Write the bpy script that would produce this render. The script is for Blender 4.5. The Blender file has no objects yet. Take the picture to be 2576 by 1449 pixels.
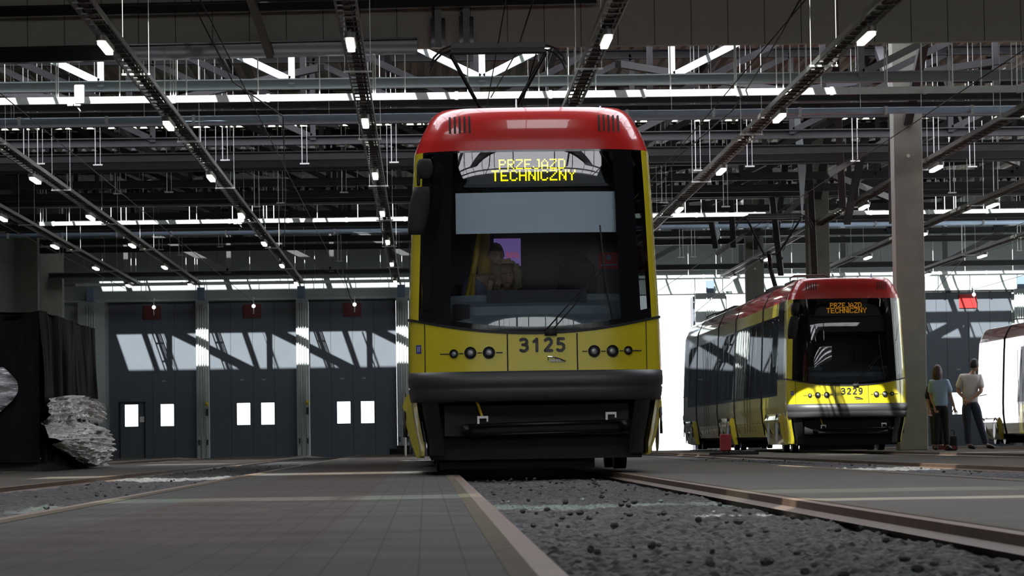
import bpy, math, random
from mathutils import Vector, Matrix, noise
random.seed(7)
C = bpy.context.scene.collection
SC = bpy.context.scene
PI = math.pi

# ------------------------------------------------------------------ camera
F = 9000.0; W, H = 2576.0, 1449.0
roll = 0.015
CAMZ = 0.30
vpx, vpy = 1070.0, 1115.0          # where the hall's long axis vanishes
dx, dy = (vpx - W/2)/F, -(vpy - H/2)/F
dxu = dx*math.cos(roll) + dy*math.sin(-roll)
dyu = -dx*math.sin(-roll) + dy*math.cos(roll)
yaw = -math.atan(-dxu); pitch = -math.atan(dyu*math.cos(yaw))
def mk(yw, pt): return Matrix.Rotation(yw, 4, 'Z') @ Matrix.Rotation(PI/2 + pt, 4, 'X') @ Matrix.Rotation(-roll, 4, 'Z')
for _ in range(12):
    v_ = mk(yaw, pitch).to_3x3().inverted() @ Vector((0, 1, 0))
    yaw -= (W/2 + F*v_.x/-v_.z - vpx)/F; pitch -= (H/2 - F*v_.y/-v_.z - vpy)/F
Rm = mk(yaw, pitch)
cam = bpy.data.cameras.new('camera'); cam.sensor_width = 36; cam.lens = F/W*36
cam.clip_start = 0.3; cam.clip_end = 1200
co = bpy.data.objects.new('camera', cam); C.objects.link(co)
co.matrix_world = Matrix.Translation((0, 0, CAMZ)) @ Rm
SC.camera = co
cam.dof.use_dof = True; cam.dof.focus_distance = 34; cam.dof.aperture_fstop = 16
R3 = Rm.to_3x3()
def P(px, py, Y):
    d = R3 @ Vector(((px - W/2)/F, -(py - H/2)/F, -1.0))
    t = Y/d.y
    return Vector((d.x*t, Y, CAMZ + d.z*t))

# ------------------------------------------------------------------ world, sun, exposure
wd = bpy.data.worlds.new('world'); SC.world = wd; wd.use_nodes = True
bg = wd.node_tree.nodes['Background']
bg.inputs[0].default_value = (0.96, 0.97, 1.0, 1); bg.inputs[1].default_value = 4.5
sl = bpy.data.lights.new('sun', 'SUN'); sl.energy = 20; sl.angle = 0.009; sl.color = (1, 0.965, 0.92)
so = bpy.data.objects.new('sun', sl); C.objects.link(so)
SUN = Vector((0.36, 1.0, -1.08))
so.rotation_euler = SUN.to_track_quat('-Z', 'Y').to_euler()
so.location = (0, -30, 40)
vs = SC.view_settings
vs.view_transform = 'Standard'; vs.look = 'None'; vs.gamma = 1; vs.use_curve_mapping = False
vs.exposure = 0.0
SC.cycles.max_bounces = 8; SC.cycles.diffuse_bounces = 4; SC.cycles.transparent_max_bounces = 16
SC.cycles.sample_clamp_indirect = 4.0
SC.cycles.caustics_reflective = False; SC.cycles.caustics_refractive = False

# ------------------------------------------------------------------ materials
def mat(name, col, rough=0.6, metal=0.0, emit=None, es=0, coat=0.0, noise_amt=0.0, noise_scale=6.0, bump=0.0, bscale=40, vec=(1,1,1), spec=0.5):
    m = bpy.data.materials.new(name); m.use_nodes = True
    nt = m.node_tree; b = nt.nodes['Principled BSDF']
    b.inputs['Base Color'].default_value = (*col, 1)
    b.inputs['Roughness'].default_value = rough; b.inputs['Metallic'].default_value = metal
    b.inputs['Coat Weight'].default_value = coat; b.inputs['Coat Roughness'].default_value = 0.03
    b.inputs['Specular IOR Level'].default_value = spec
    if emit:
        b.inputs['Emission Color'].default_value = (*emit, 1); b.inputs['Emission Strength'].default_value = es
    if noise_amt or bump:
        tc = nt.nodes.new('ShaderNodeTexCoord'); mp = nt.nodes.new('ShaderNodeMapping')
        mp.inputs['Scale'].default_value = vec
        nt.links.new(tc.outputs['Object'], mp.inputs[0])
    if noise_amt:
        n = nt.nodes.new('ShaderNodeTexNoise'); n.inputs['Scale'].default_value = noise_scale; n.inputs['Detail'].default_value = 6
        nt.links.new(mp.outputs[0], n.inputs[0])
        r = nt.nodes.new('ShaderNodeMapRange'); r.inputs[1].default_value = 0.3; r.inputs[2].default_value = 0.7
        r.inputs[3].default_value = 1 - noise_amt; r.inputs[4].default_value = 1 + noise_amt
        nt.links.new(n.outputs[0], r.inputs[0])
        mx = nt.nodes.new('ShaderNodeVectorMath'); mx.operation = 'SCALE'
        mx.inputs[0].default_value = col
        nt.links.new(r.outputs[0], mx.inputs['Scale']); nt.links.new(mx.outputs[0], b.inputs['Base Color'])
    if bump:
        n = nt.nodes.new('ShaderNodeTexNoise'); n.inputs['Scale'].default_value = bscale; n.inputs['Detail'].default_value = 5
        nt.links.new(mp.outputs[0], n.inputs[0])
        bp = nt.nodes.new('ShaderNodeBump'); bp.inputs['Strength'].default_value = bump; bp.inputs['Distance'].default_value = 0.05
        nt.links.new(n.outputs[0], bp.inputs['Height']); nt.links.new(bp.outputs[0], b.inputs['Normal'])
    return m
def glass(name, tint, ior=1.5, rough=0.0):
    m = bpy.data.materials.new(name); m.use_nodes = True
    nt = m.node_tree; nt.nodes.clear()
    o = nt.nodes.new('ShaderNodeOutputMaterial'); t = nt.nodes.new('ShaderNodeBsdfTransparent'); t.inputs[0].default_value = (*tint, 1)
    g = nt.nodes.new('ShaderNodeBsdfGlossy'); g.inputs['Roughness'].default_value = rough
    f = nt.nodes.new('ShaderNodeFresnel'); f.inputs[0].default_value = ior
    mx = nt.nodes.new('ShaderNodeMixShader')
    nt.links.new(f.outputs[0], mx.inputs[0]); nt.links.new(t.outputs[0], mx.inputs[1]); nt.links.new(g.outputs[0], mx.inputs[2])
    nt.links.new(mx.outputs[0], o.inputs[0])
    return m
def opal_mat():
    m = bpy.data.materials.new('opal'); m.use_nodes = True
    nt = m.node_tree; nt.nodes.clear()
    o = nt.nodes.new('ShaderNodeOutputMaterial'); t = nt.nodes.new('ShaderNodeBsdfTranslucent'); t.inputs[0].default_value = (.64, .65, .70, 1)
    nt.links.new(t.outputs[0], o.inputs[0])
    return m
M = dict(
    yellow=mat('tram_yellow', (.56, .47, .015), .25, coat=1.0, noise_amt=.03, noise_scale=1.5),
    red=mat('tram_red', (.55, .022, .02), .25, coat=1.0),
    black=mat('black_gloss', (.006, .006, .007), .12, coat=.5),
    frit=mat('black_glazing_edge', (.008, .008, .010), .06),
    bumper=mat('bumper_grey', (.034, .034, .037), .42, bump=.02, bscale=200),
    void=mat('underframe_black', (.012, .012, .013), .8),
    rubber=mat('rubber', (.012, .012, .013), .6),
    pipeblack=mat('black_steel', (.010, .010, .011), .35, metal=.4),
    glass=glass('windshield_glass', (.88, .92, .95), 1.78),
    tint=glass('tinted_side_glass', (.18, .20, .20), 1.6),
    clear=glass('clear_pane', (.9, .95, .93), 1.3),
    green=glass('green_pane', (.24, .34, .28), 1.3),
    blind=mat('blind_fabric', (.74, .86, .95), .8),
    display=mat('display_black', (.012, .012, .014), .45),
    led=mat('led_yellow', (.9, .8, .0), .5, emit=(1, .86, .0), es=1.9),
    led2=mat('led_orange', (.9, .4, .0), .5, emit=(1, .42, .02), es=.55),
    dash=mat('dash_grey', (.20, .25, .28), .55, noise_amt=.05),
    dashd=mat('dash_dark', (.055, .058, .07), .5),
    cabin=mat('cabin_lining', (.05, .05, .052), .7),
    rail_y=mat('handrail_yellow', (.62, .42, .01), .35),
    seat=mat('seat_black', (.01, .01, .012), .8),
    screen=mat('screen_purple', (.1, .05, .2), .4, emit=(.11, .07, .22), es=.8),
    screent=mat('screen_text', (.3, .05, .1), .4, emit=(.30, .06, .13), es=.6),
    redsign=mat('red_sign', (.42, .02, .02), .5),
    white=mat('white_paint', (.75, .75, .75), .4),
    lens=mat('lens', (.24, .24, .25), .3, metal=.4),
    lensd=mat('lamp_housing', (.03, .03, .03), .25, metal=.3),
    chrome=mat('chrome', (.75, .78, .8), .12, metal=1),
    num=mat('number_black', (.018, .017, .012), .45),
    blue=mat('blue_sticker', (.03, .05, .28), .4),
    silver=mat('silver_panel', (.42, .44, .44), .35, metal=.6),
    bellow=mat('bellows', (.006, .006, .007), .75),
    steel=mat('dark_roof_steel', (.042, .042, .047), .55, noise_amt=.1),  # darkness of undersides seen against the light, put into the colour
    lsteel=mat('sunlit_pale_steel', (.42, .47, .50), .45),  # paler copy of the roof steel, with sunlight put into the colour
    galv=mat('galvanised', (.62, .65, .66), .38, metal=.35, noise_amt=.08),
    bpipe=mat('skylight_blue', (.50, .64, .82), .4, noise_amt=.05),  # blue of the sky light put into the pipe colour; reused for an antenna cone
    rod=mat('zinc_rod', (.75, .76, .76), .35, metal=.3),
    tray=mat('tray_zinc', (.17, .165, .155), .45, metal=.4, noise_amt=.15, noise_scale=3),
    deck=mat('roof_deck', (.62, .58, .52), .5, metal=.1, noise_amt=.12, noise_scale=.8),
    fascia=mat('fascia_panel', (.66, .63, .56), .7, noise_amt=.04),
    wall=mat('wall_panel', (.34, .37, .38), .6, noise_amt=.05, noise_scale=.6),
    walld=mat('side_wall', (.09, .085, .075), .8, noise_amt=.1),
    pillar=mat('gate_pillar', (.42, .46, .47), .45, noise_amt=.05),
    gate=mat('gate_leaf', (.088, .102, .127), .6, noise_amt=.04, noise_scale=2),
    gated=mat('gate_joint', (.012, .013, .016), .7),
    conc=mat('column_concrete', (.20, .20, .175), .85, noise_amt=.12, noise_scale=2.5, bump=.08, bscale=30),
    lamp=mat('lamp_diffuser', (1, 1, 1), .5, emit=(1, .93, .82), es=5),
    globe=mat('globe_lamp', (1, 1, 1), .5, emit=(1, .97, .95), es=4),
    rust=mat('rail_rust', (.07, .045, .03), .55, metal=.3, noise_amt=.25, noise_scale=12),
    railtop=mat('rail_top', (.10, .062, .042), .5, metal=.3, spec=.25, noise_amt=.2, noise_scale=5),
    curb=mat('rail_curb', (.075, .062, .042), .85, spec=.15, noise_amt=.2, noise_scale=8),
    tarp=mat('black_tarp', (.011, .011, .013), .6, spec=.02, bump=.15, bscale=7, vec=(2, 2, .5), noise_amt=.2),
    yblack=mat('button_yellow', (.65, .5, .02), .5),
    jbox=mat('junction_box', (.16, .22, .32), .5),
    exterior=mat('exterior_ground', (.55, .54, .52), .9),
    skin=mat('skin', (.50, .30, .22), .55), skin2=mat('skin_tan', (.38, .22, .16), .55),
    hairblond=mat('hair_blond', (.50, .38, .22), .6, bump=.6, bscale=60),
    hairdark=mat('hair_dark', (.018, .013, .012), .5), hairred=mat('hair_brown', (.05, .022, .015), .5),
    lilac=mat('shirt_lilac', (.22, .27, .48), .8), wpattern=mat('blouse_pattern', (.55, .58, .66), .8, noise_amt=.5, noise_scale=40),
    lblue=mat('shirt_pale_blue', (.30, .42, .55), .8), wshirt=mat('shirt_white', (.62, .58, .58), .8),
    jeans=mat('trousers_navy', (.025, .03, .055), .85), dark=mat('trousers_black', (.01, .01, .012), .85),
    shoe=mat('shoe', (.01, .01, .01), .5), bagred=mat('bag_red', (.16, .015, .015), .6), purple=mat('purple_cloth', (.05, .03, .2), .8),
    lip=mat('lip', (.35, .1, .09), .5), eye=mat('eye', (.01, .01, .01), .2),
    pallet=mat('pallet', (.02, .018, .015), .8), opal=opal_mat(), mullion=mat('mullion', (.05, .05, .055), .5),
)

def floor_mat():
    m = bpy.data.materials.new('paving'); m.use_nodes = True; nt = m.node_tree; b = nt.nodes['Principled BSDF']
    N = nt.nodes.new; L = nt.links.new
    g = N('ShaderNodeNewGeometry'); s = N('ShaderNodeSeparateXYZ'); L(g.outputs['Position'], s.inputs[0])
    # concrete pavers: rows .115 wide across, .23 long; a brown strip between two grey ones
    br = N('ShaderNodeTexBrick'); mp = N('ShaderNodeMapping'); mp.inputs['Rotation'].default_value = (0, 0, PI/2)
    mp.inputs['Location'].default_value = (0, .02, 0)
    L(g.outputs['Position'], mp.inputs[0]); L(mp.outputs[0], br.inputs[0])
    br.inputs['Scale'].default_value = 1; br.inputs['Brick Width'].default_value = .42; br.inputs['Row Height'].default_value = .115
    br.inputs['Mortar Size'].default_value = .0032; br.inputs['Mortar Smooth'].default_value = .3
    br.inputs['Color1'].default_value = (1, 1, 1, 1); br.inputs['Color2'].default_value = (.86, .86, .84, 1); br.inputs['Mortar'].default_value = (.36, .32, .30, 1)
    def step(v, a, w=.01):
        r = N('ShaderNodeMapRange'); r.inputs[1].default_value = a - w; r.inputs[2].default_value = a + w; L(v, r.inputs[0]); return r.outputs[0]
    def math_(op, a, b_=None):
        n = N('ShaderNodeMath'); n.operation = op
        for i, v in enumerate((a, b_)):
            if v is None: continue
            if isinstance(v, (int, float)): n.inputs[i].default_value = v
            else: L(v, n.inputs[i])
        return n.outputs[0]
    inred = math_('SUBTRACT', step(s.outputs[0], -1.34), step(s.outputs[0], -.335))
    inpav = math_('SUBTRACT', step(s.outputs[0], -1.82), step(s.outputs[0], .31))
    nz = N('ShaderNodeTexNoise'); nz.inputs['Scale'].default_value = 1.6; nz.inputs['Detail'].default_value = 7; L(g.outputs['Position'], nz.inputs[0])
    c1 = N('ShaderNodeMix'); c1.data_type = 'RGBA'; c1.inputs[6].default_value = (.060, .058, .054, 1); c1.inputs[7].default_value = (.060, .048, .043, 1); L(inred, c1.inputs[0])
    c2 = N('ShaderNodeMix'); c2.data_type = 'RGBA'; c2.blend_type = 'MULTIPLY'; c2.inputs[0].default_value = .75; L(c1.outputs[2], c2.inputs[6]); L(br.outputs[0], c2.inputs[7])
    c3 = N('ShaderNodeMix'); c3.data_type = 'RGBA'; c3.inputs[6].default_value = (.052, .046, .038, 1); L(inpav, c3.inputs[0]); L(c2.outputs[2], c3.inputs[7])
    mr = N('ShaderNodeMapRange'); mr.inputs[1].default_value = .3; mr.inputs[2].default_value = .7; mr.inputs[3].default_value = .72; mr.inputs[4].default_value = 1.2; L(nz.outputs[0], mr.inputs[0])
    c4 = N('ShaderNodeVectorMath'); c4.operation = 'SCALE'; L(c3.outputs[2], c4.inputs[0]); L(mr.outputs[0], c4.inputs['Scale'])
    L(c4.outputs[0], b.inputs['Base Color'])
    rr = N('ShaderNodeMix'); rr.inputs[2].default_value = .6; rr.inputs[3].default_value = .8; b.inputs['Specular IOR Level'].default_value = .12; L(inpav, rr.inputs[0]); L(rr.outputs[0], b.inputs['Roughness'])
    bp = N('ShaderNodeBump'); bp.inputs['Strength'].default_value = .25; bp.inputs['Distance'].default_value = .01
    n2 = N('ShaderNodeTexNoise'); n2.inputs['Scale'].default_value = 30; L(g.outputs['Position'], n2.inputs[0])
    L(n2.outputs[0], bp.inputs['Height']); L(bp.outputs[0], b.inputs['Normal'])
    return m
M['floor'] = floor_mat()
def gravel_mat():
    m = bpy.data.materials.new('gravel'); m.use_nodes = True; nt = m.node_tree; b = nt.nodes['Principled BSDF']
    N = nt.nodes.new; L = nt.links.new
    g = N('ShaderNodeNewGeometry')
    v = N('ShaderNodeTexVoronoi'); v.inputs['Scale'].default_value = 22; L(g.outputs['Position'], v.inputs[0])
    cr = N('ShaderNodeMapRange'); cr.inputs[3].default_value = .75; cr.inputs[4].default_value = 1.2
    sp = N('ShaderNodeSeparateColor'); L(v.outputs['Color'], sp.inputs[0]); L(sp.outputs[0], cr.inputs[0])
    vm = N('ShaderNodeVectorMath'); vm.operation = 'SCALE'; vm.inputs[0].default_value = (.070, .069, .069); b.inputs['Specular IOR Level'].default_value = .2; L(cr.outputs[0], vm.inputs['Scale'])
    L(vm.outputs[0], b.inputs['Base Color']); b.inputs['Roughness'].default_value = .9
    bp = N('ShaderNodeBump'); bp.inputs['Strength'].default_value = .8; bp.inputs['Distance'].default_value = .03; bp.invert = True
    L(v.outputs['Distance'], bp.inputs['Height']); L(bp.outputs[0], b.inputs['Normal'])
    return m
M['gravel'] = gravel_mat()
def film_mat():
    m = bpy.data.materials.new('stretch_film'); m.use_nodes = True; nt = m.node_tree; b = nt.nodes['Principled BSDF']
    N = nt.nodes.new; L = nt.links.new
    b.inputs['Base Color'].default_value = (.72, .72, .74, 1); b.inputs['Roughness'].default_value = .12; b.inputs['Metallic'].default_value = .8
    tc = N('ShaderNodeTexCoord'); mp = N('ShaderNodeMapping'); mp.inputs['Scale'].default_value = (1, .6, 7); L(tc.outputs['Object'], mp.inputs[0])
    n = N('ShaderNodeTexNoise'); n.inputs['Scale'].default_value = 3.2; n.inputs['Detail'].default_value = 6; n.inputs['Distortion'].default_value = .6; L(mp.outputs[0], n.inputs[0])
    bp = N('ShaderNodeBump'); bp.inputs['Strength'].default_value = 1; bp.inputs['Distance'].default_value = .12; L(n.outputs[0], bp.inputs['Height']); L(bp.outputs[0], b.inputs['Normal'])
    return m
M['film'] = film_mat()

# ------------------------------------------------------------------ mesh helpers
class MB:
    def __init__(s): s.v = []; s.f = []
    def add(s, vs, fs):
        o = len(s.v); s.v += [tuple(x) for x in vs]; s.f += [tuple(i + o for i in f) for f in fs]; return s
    def box(s, x0, x1, y0, y1, z0, z1):
        return s.add([(x0,y0,z0),(x1,y0,z0),(x1,y1,z0),(x0,y1,z0),(x0,y0,z1),(x1,y0,z1),(x1,y1,z1),(x0,y1,z1)],
                     [(0,3,2,1),(4,5,6,7),(0,1,5,4),(1,2,6,5),(2,3,7,6),(3,0,4,7)])
    def bar(s, p, q, w, h, up=(0, 0, 1)):
        p, q = Vector(p), Vector(q); d = (q - p).normalized(); u = Vector(up)
        if abs(d.dot(u)) > .98: u = Vector((1, 0, 0))
        a = d.cross(u).normalized()*w/2; b = a.cross(d).normalized()*h/2
        vs = [p-a-b, p+a-b, p+a+b, p-a+b, q-a-b, q+a-b, q+a+b, q-a+b]
        return s.add(vs, [(0,3,2,1),(4,5,6,7),(0,1,5,4),(1,2,6,5),(2,3,7,6),(3,0,4,7)])
    def ibeam(s, p, q, w, h):
        p, q = Vector(p), Vector(q); z = Vector((0, 0, h/2 - .012))
        s.bar(p+z, q+z, w, .024); s.bar(p-z, q-z, w, .024); return s.bar(p, q, .02, h - .03)
    def tube(s, pts, r, n=8, caps=True):
        pts = [Vector(p) for p in pts]; rings = []
        for i, p in enumerate(pts):
            d = (pts[min(i+1, len(pts)-1)] - pts[max(i-1, 0)]).normalized()
            u = Vector((0, 0, 1)) if abs(d.z) < .95 else Vector((1, 0, 0))
            a = d.cross(u).normalized(); b = d.cross(a)
            rr = r[i] if isinstance(r, (list, tuple)) else r
            rings.append([p + a*math.cos(2*PI*k/n)*rr + b*math.sin(2*PI*k/n)*rr for k in range(n)])
        vs = [v for rg in rings for v in rg]; fs = []
        for i in range(len(rings)-1):
            for k in range(n):
                fs.append((i*n+k, i*n+(k+1) % n, (i+1)*n+(k+1) % n, (i+1)*n+k))
        if caps: fs += [tuple(range(n-1, -1, -1)), tuple((len(rings)-1)*n+k for k in range(n))]
        return s.add(vs, fs)
    def grid(s, rows, close=False):
        n = len(rows[0]); vs = [v for r in rows for v in r]; fs = []
        for i in range(len(rows)-1):
            for k in range(n if close else n-1):
                fs.append((i*n+k, i*n+(k+1) % n, (i+1)*n+(k+1) % n, (i+1)*n+k))
        return s.add(vs, fs)
    def ball(s, c, r, nu=14, nv=9, sc=(1, 1, 1)):
        rows = []
        for i in range(nv+1):
            a = PI*i/nv
            rows.append([(c[0]+r*sc[0]*math.sin(a)*math.cos(2*PI*k/nu), c[1]+r*sc[1]*math.sin(a)*math.sin(2*PI*k/nu), c[2]+r*sc[2]*math.cos(a)) for k in range(nu)])
        return s.grid(rows, True)
    def disc(s, c, nrm, r, h, n=20, r2=None):
        nrm = Vector(nrm).normalized(); c = Vector(c)
        return s.tube([c, c + nrm*h], [r, r if r2 is None else r2], n)
    def build(s, name, m, parent=None, smooth=False, bevel=0):
        me = bpy.data.meshes.new(name); me.from_pydata(s.v, [], s.f); me.update()
        if smooth: me.polygons.foreach_set('use_smooth', [True]*len(me.polygons))
        o = bpy.data.objects.new(name, me); C.objects.link(o); me.materials.append(m if not isinstance(m, str) else M[m])
        if parent: o.parent = parent
        if bevel:
            b = o.modifiers.new('b', 'BEVEL'); b.width = bevel; b.segments = 2; b.limit_method = 'ANGLE'
        return o
def tag(o, label=None, cat=None, group=None, kind=None):
    if label: o['label'] = label
    if cat: o['category'] = cat
    if group: o['group'] = group
    if kind: o['kind'] = kind
    return o
def empty(name, loc, label, cat, group=None, rz=0):
    o = bpy.data.objects.new(name, None); C.objects.link(o); o.location = loc; o.rotation_euler = (0, 0, rz); o.empty_display_size = .3
    return tag(o, label, cat, group)
def copy_tree(o, parent=None):
    c = o.copy(); C.objects.link(c)
    if parent: c.parent = parent
    for ch in list(o.children): copy_tree(ch, c)
    return c
ORD = ['first', 'second', 'third', 'fourth', 'fifth', 'sixth', 'seventh', 'eighth', 'ninth', 'tenth', 'eleventh', 'twelfth']

# ------------------------------------------------------------------ the hall shell
TR = [-9.77, -6.17, -2.57, 1.03, 4.63, 8.23, 12.5, 16.1, 19.7]     # track centres
XL, XR = -13.4, 26.0
YW = 129.0; YF = 60.0; YB = -16.0; ROOF = 9.3
def gz(y): return 0.0 if y < 100 else -.2*(y-100)/(YW-100)
# floor between the track beds
fb = MB(); edges = [XL] + [e for t in TR for e in (t-.79, t+.79)] + [XR]
for i in range(0, len(edges), 2):
    x0, x1 = edges[i], edges[i+1]
    for (y0, y1) in ((YB, 100), (100, YW+.3)):
        fb.add([(x0,y0,gz(y0)),(x1,y0,gz(y0)),(x1,y1,gz(y1)),(x0,y1,gz(y1))], [(0,1,2,3)])
        for x, fl in ((x0, 0), (x1, 1)):
            fb.add([(x,y0,gz(y0)),(x,y1,gz(y1)),(x,y1,gz(y1)-.3),(x,y0,gz(y0)-.3)], [(0,1,2,3)])
fb.box(XL, XR, YB, YW, -.55, -.3)
tag(fb.build('floor', 'floor'), kind='structure')
eb = MB(); eb.box(-300, 300, YW+.35, 420, -.7, -.22); tag(eb.build('ground_outside', 'exterior'), kind='structure')

def slab_with_slots(name, m, z, h, y0, y1, slots, xr=(XL, XR)):
    """roof plate from y0 to y1 with rectangular openings (xa,xb,ya,yb)"""
    ys = sorted({y0, y1} | {s_[2] for s_ in slots} | {s_[3] for s_ in slots})
    b = MB()
    for a, c in zip(ys[:-1], ys[1:]):
        mid = (a+c)/2; cuts = sorted([(s_[0], s_[1]) for s_ in slots if s_[2] < mid < s_[3]])
        x = xr[0]
        for (p, q) in cuts:
            if p > x: b.box(x, p, a, c, z, z+h)
            x = max(x, q)
        if x < xr[1]: b.box(x, xr[1], a, c, z, z+h)
    return tag(b.build(name, m), kind='structure')
near = [(-7.2, -3.15, 27.2, 30.0, 'clear'), (.6, 2.4, 27.2, 30.0, 'clear'), (-1.9, 4, 8.05, 8.95, 'clear'), (-5.5, 4, 10.6, 12.2, 'green'),
        (-8, -5.0, 51.2, 54.5, 'clear'), (-3.6, -2.6, 53.3, 56, 'clear'), (3.5, 14, 51.3, 53.5, 'clear'), (-8, 9.5, 14.5, 20.0, 'opal'), (-7, 14, 33.6, 39.6, 'opal')]
far = [(-12.8, 6.6, 61.0, 61.95, 'clear'), (-12.8, 6.6, 65.2, 66.7, 'clear'), (-12.8, 25, 72.0, 79.0, 'opal'), (-12.8, 25, 108.6, 109.8, 'opal'), (-12.8, 9.2, 101.0, 102.3, 'clear'), (12, 25, 101.0, 102.3, 'clear'), (-12.8, 3.5, 122.9, 124.5, 'clear'),  # the widest opal band is added out of view to brighten the far hall
       (-12.8, 3.5, 125.6, 126.0, 'clear'), (4.2, 25, 123.6, 125.9, 'clear'), (9.5, 25, 88.0, 90.0, 'clear')]
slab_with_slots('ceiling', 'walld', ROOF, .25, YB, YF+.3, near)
slab_with_slots('ceiling_far', 'fascia', ROOF+.12, .2, YF+.3, YW+.3, far)
wn = 0
def skylight(s_, idx):
    x0, x1, y0, y1, k = s_
    m = {'clear': 'clear', 'green': 'green', 'opal': 'opal'}[k]
    p = MB(); p.add([(x0,y0,ROOF+.16),(x1,y0,ROOF+.16),(x1,y1,ROOF+.16),(x0,y1,ROOF+.16)], [(0,1,2,3)])
    o = tag(p.build('window_%d' % idx, m), kind='structure')
    b = MB(); n = max(1, round((x1-x0)/1.8)); t = .05
    for i in range(n+1):
        x = x0+(x1-x0)*i/n; b.box(x-t/2, x+t/2, y0, y1, ROOF+.06, ROOF+.14)
    if k == 'opal':
        for j in range(1, 4):
            y = y0+(y1-y0)*j/4; b.box(x0, x1, y-.04, y+.04, ROOF+.02, ROOF+.14)
        for i in range(0, n, 3):
            x = x0+(x1-x0)*i/n; b.bar((x, y0, ROOF-.1), (x+2.4, y1, ROOF-.02), .08, .08)
    b.build('mullions', 'mullion', o)
for s_ in near + far: wn += 1; skylight(s_, wn)

# corrugated deck under the far roof, ribs along the hall
def deck(y0, y1, x0, x1, b):
    per = .30; n = int((x1-x0)/per); row = []
    for i in range(n):
        x = x0+i*per
        row += [(x, 0), (x+.09, 0), (x+.13, .1), (x+.26, .1)]
    row.append((x0+n*per, 0))
    b.grid([[(x, y0, ROOF-.02+z) for x, z in row], [(x, y1, ROOF-.02+z) for x, z in row]])
db = MB()
for (a, c) in ((66.95, 72.0), (79.0, 87.8), (90.2, 100.75), (102.5, 108.6), (109.8, 122.6), (126.3, YW)): deck(a, c, XL, XR, db)
deck(87.8, 90.2, XL, 9.2, db); deck(YF+.3, 66.9, 6.9, XR, db)
tag(db.build('ceiling_deck', 'deck'), kind='structure')

# walls
def long_wall(name, x0, x1, ya, yb, za, zb_, wi):
    b = MB(); b.box(x0, x1, YB, ya, -.5, ROOF+.4); b.box(x0, x1, yb, YW+.3, -.5, ROOF+.4); b.box(x0, x1, ya, yb, -.5, za); b.box(x0, x1, ya, yb, zb_, ROOF+.4)
    y = ya
    while y < yb: b.box(x0, x1, y-.15, y+.15, za, zb_); y += 6.45
    tag(b.build(name, 'walld'), kind='structure'); xm = (x0+x1)/2
    b = MB(); b.add([(xm,ya,za),(xm,yb,za),(xm,yb,zb_),(xm,ya,zb_)], [(0,1,2,3)]); o = tag(b.build('window_%d' % wi, 'clear'), kind='structure')
    b = MB(); y = ya
    while y < yb: b.box(xm-.03, xm+.03, y-.03, y+.03, za, zb_); y += 1.6125
    for q in (1, 2): z = za+(zb_-za)*q/3; b.box(xm-.03, xm+.03, ya, yb, z-.03, z+.03)
    b.build('mullions', 'mullion', o)
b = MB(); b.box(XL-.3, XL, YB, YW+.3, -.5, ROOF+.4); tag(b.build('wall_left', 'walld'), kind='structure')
long_wall('wall_right', XR, XR+.3, 62, 126, 2.5, 8.9, 32)  # its window band is an unseen addition that lights the far hall
# wall behind the camera: a glazed band under the eaves
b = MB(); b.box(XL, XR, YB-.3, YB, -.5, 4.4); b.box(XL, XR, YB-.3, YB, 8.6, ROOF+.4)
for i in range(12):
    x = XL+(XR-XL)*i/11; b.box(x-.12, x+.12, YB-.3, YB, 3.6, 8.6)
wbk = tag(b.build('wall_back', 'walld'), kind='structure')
b = MB(); b.add([(XL,YB-.15,3.6),(XR,YB-.15,3.6),(XR,YB-.15,8.6),(XL,YB-.15,8.6)], [(0,1,2,3)])
o = tag(b.build('window_30', 'clear'), kind='structure')
b = MB()
for j in range(1, 5): b.box(XL, XR, YB-.18, YB-.1, 3.6+j, 3.66+j)
for i in range(34): b.box(XL+i*1.19-.03, XL+i*1.19+.03, YB-.18, YB-.1, 3.6, 8.6)
b.build('mullions', 'mullion', o)

# fascia wall between the two halls
b = MB(); FB = P(1288, 118, YF).z
b.box(XL, XR, YF, YF+.2, FB, ROOF+.1)
fs = tag(b.build('wall_fascia', 'fascia'), kind='structure')
b = MB()
x = XL
while x < XR:
    b.box(x-.006, x+.006, YF-.006, YF+.001, FB, ROOF); x += .62
b.build('panel_joint', 'walld', fs)
# gate wall
GW = 1.575; GTOP = P(640, 757, YW).z
gates = TR
b = MB(); b.box(XL, XR, YW, YW+.3, GTOP, ROOF+.4)
xs = [XL] + [e for t in gates for e in (t-GW, t+GW)] + [XR]
for i in range(0, len(xs), 2): b.box(xs[i], xs[i+1], YW, YW+.3, -.5, GTOP)
gwall = tag(b.build('wall_front', 'wall'), kind='structure')
b = MB()
for i in range(33):
    x = XL+i*1.2; b.box(x-.012, x+.012, YW-.012, YW+.01, GTOP+.75, ROOF)
for z in (GTOP+.75, GTOP+.08): b.box(XL, XR, YW-.1, YW, z-.05, z+.03)
b.build('panel_joint', 'pillar', gwall)
b = MB(); x = XL
while x < XR: b.box(x, x+.6, YW-.001, YW+.3, ROOF-.1, ROOF+.3); x += 5
# side wall pilasters
for i, y in enumerate((58, 70, 82, 94, 106, 118, 126)):
    b = MB(); b.box(XL, XL+.75, y-.35, y+.35, gz(y), ROOF)
    tag(b.build('wall_pilaster', 'conc'), 'grey concrete pilaster on the left side wall, %s from the camera' % ORD[i], 'pilaster', 'pilasters along the left wall')

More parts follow.
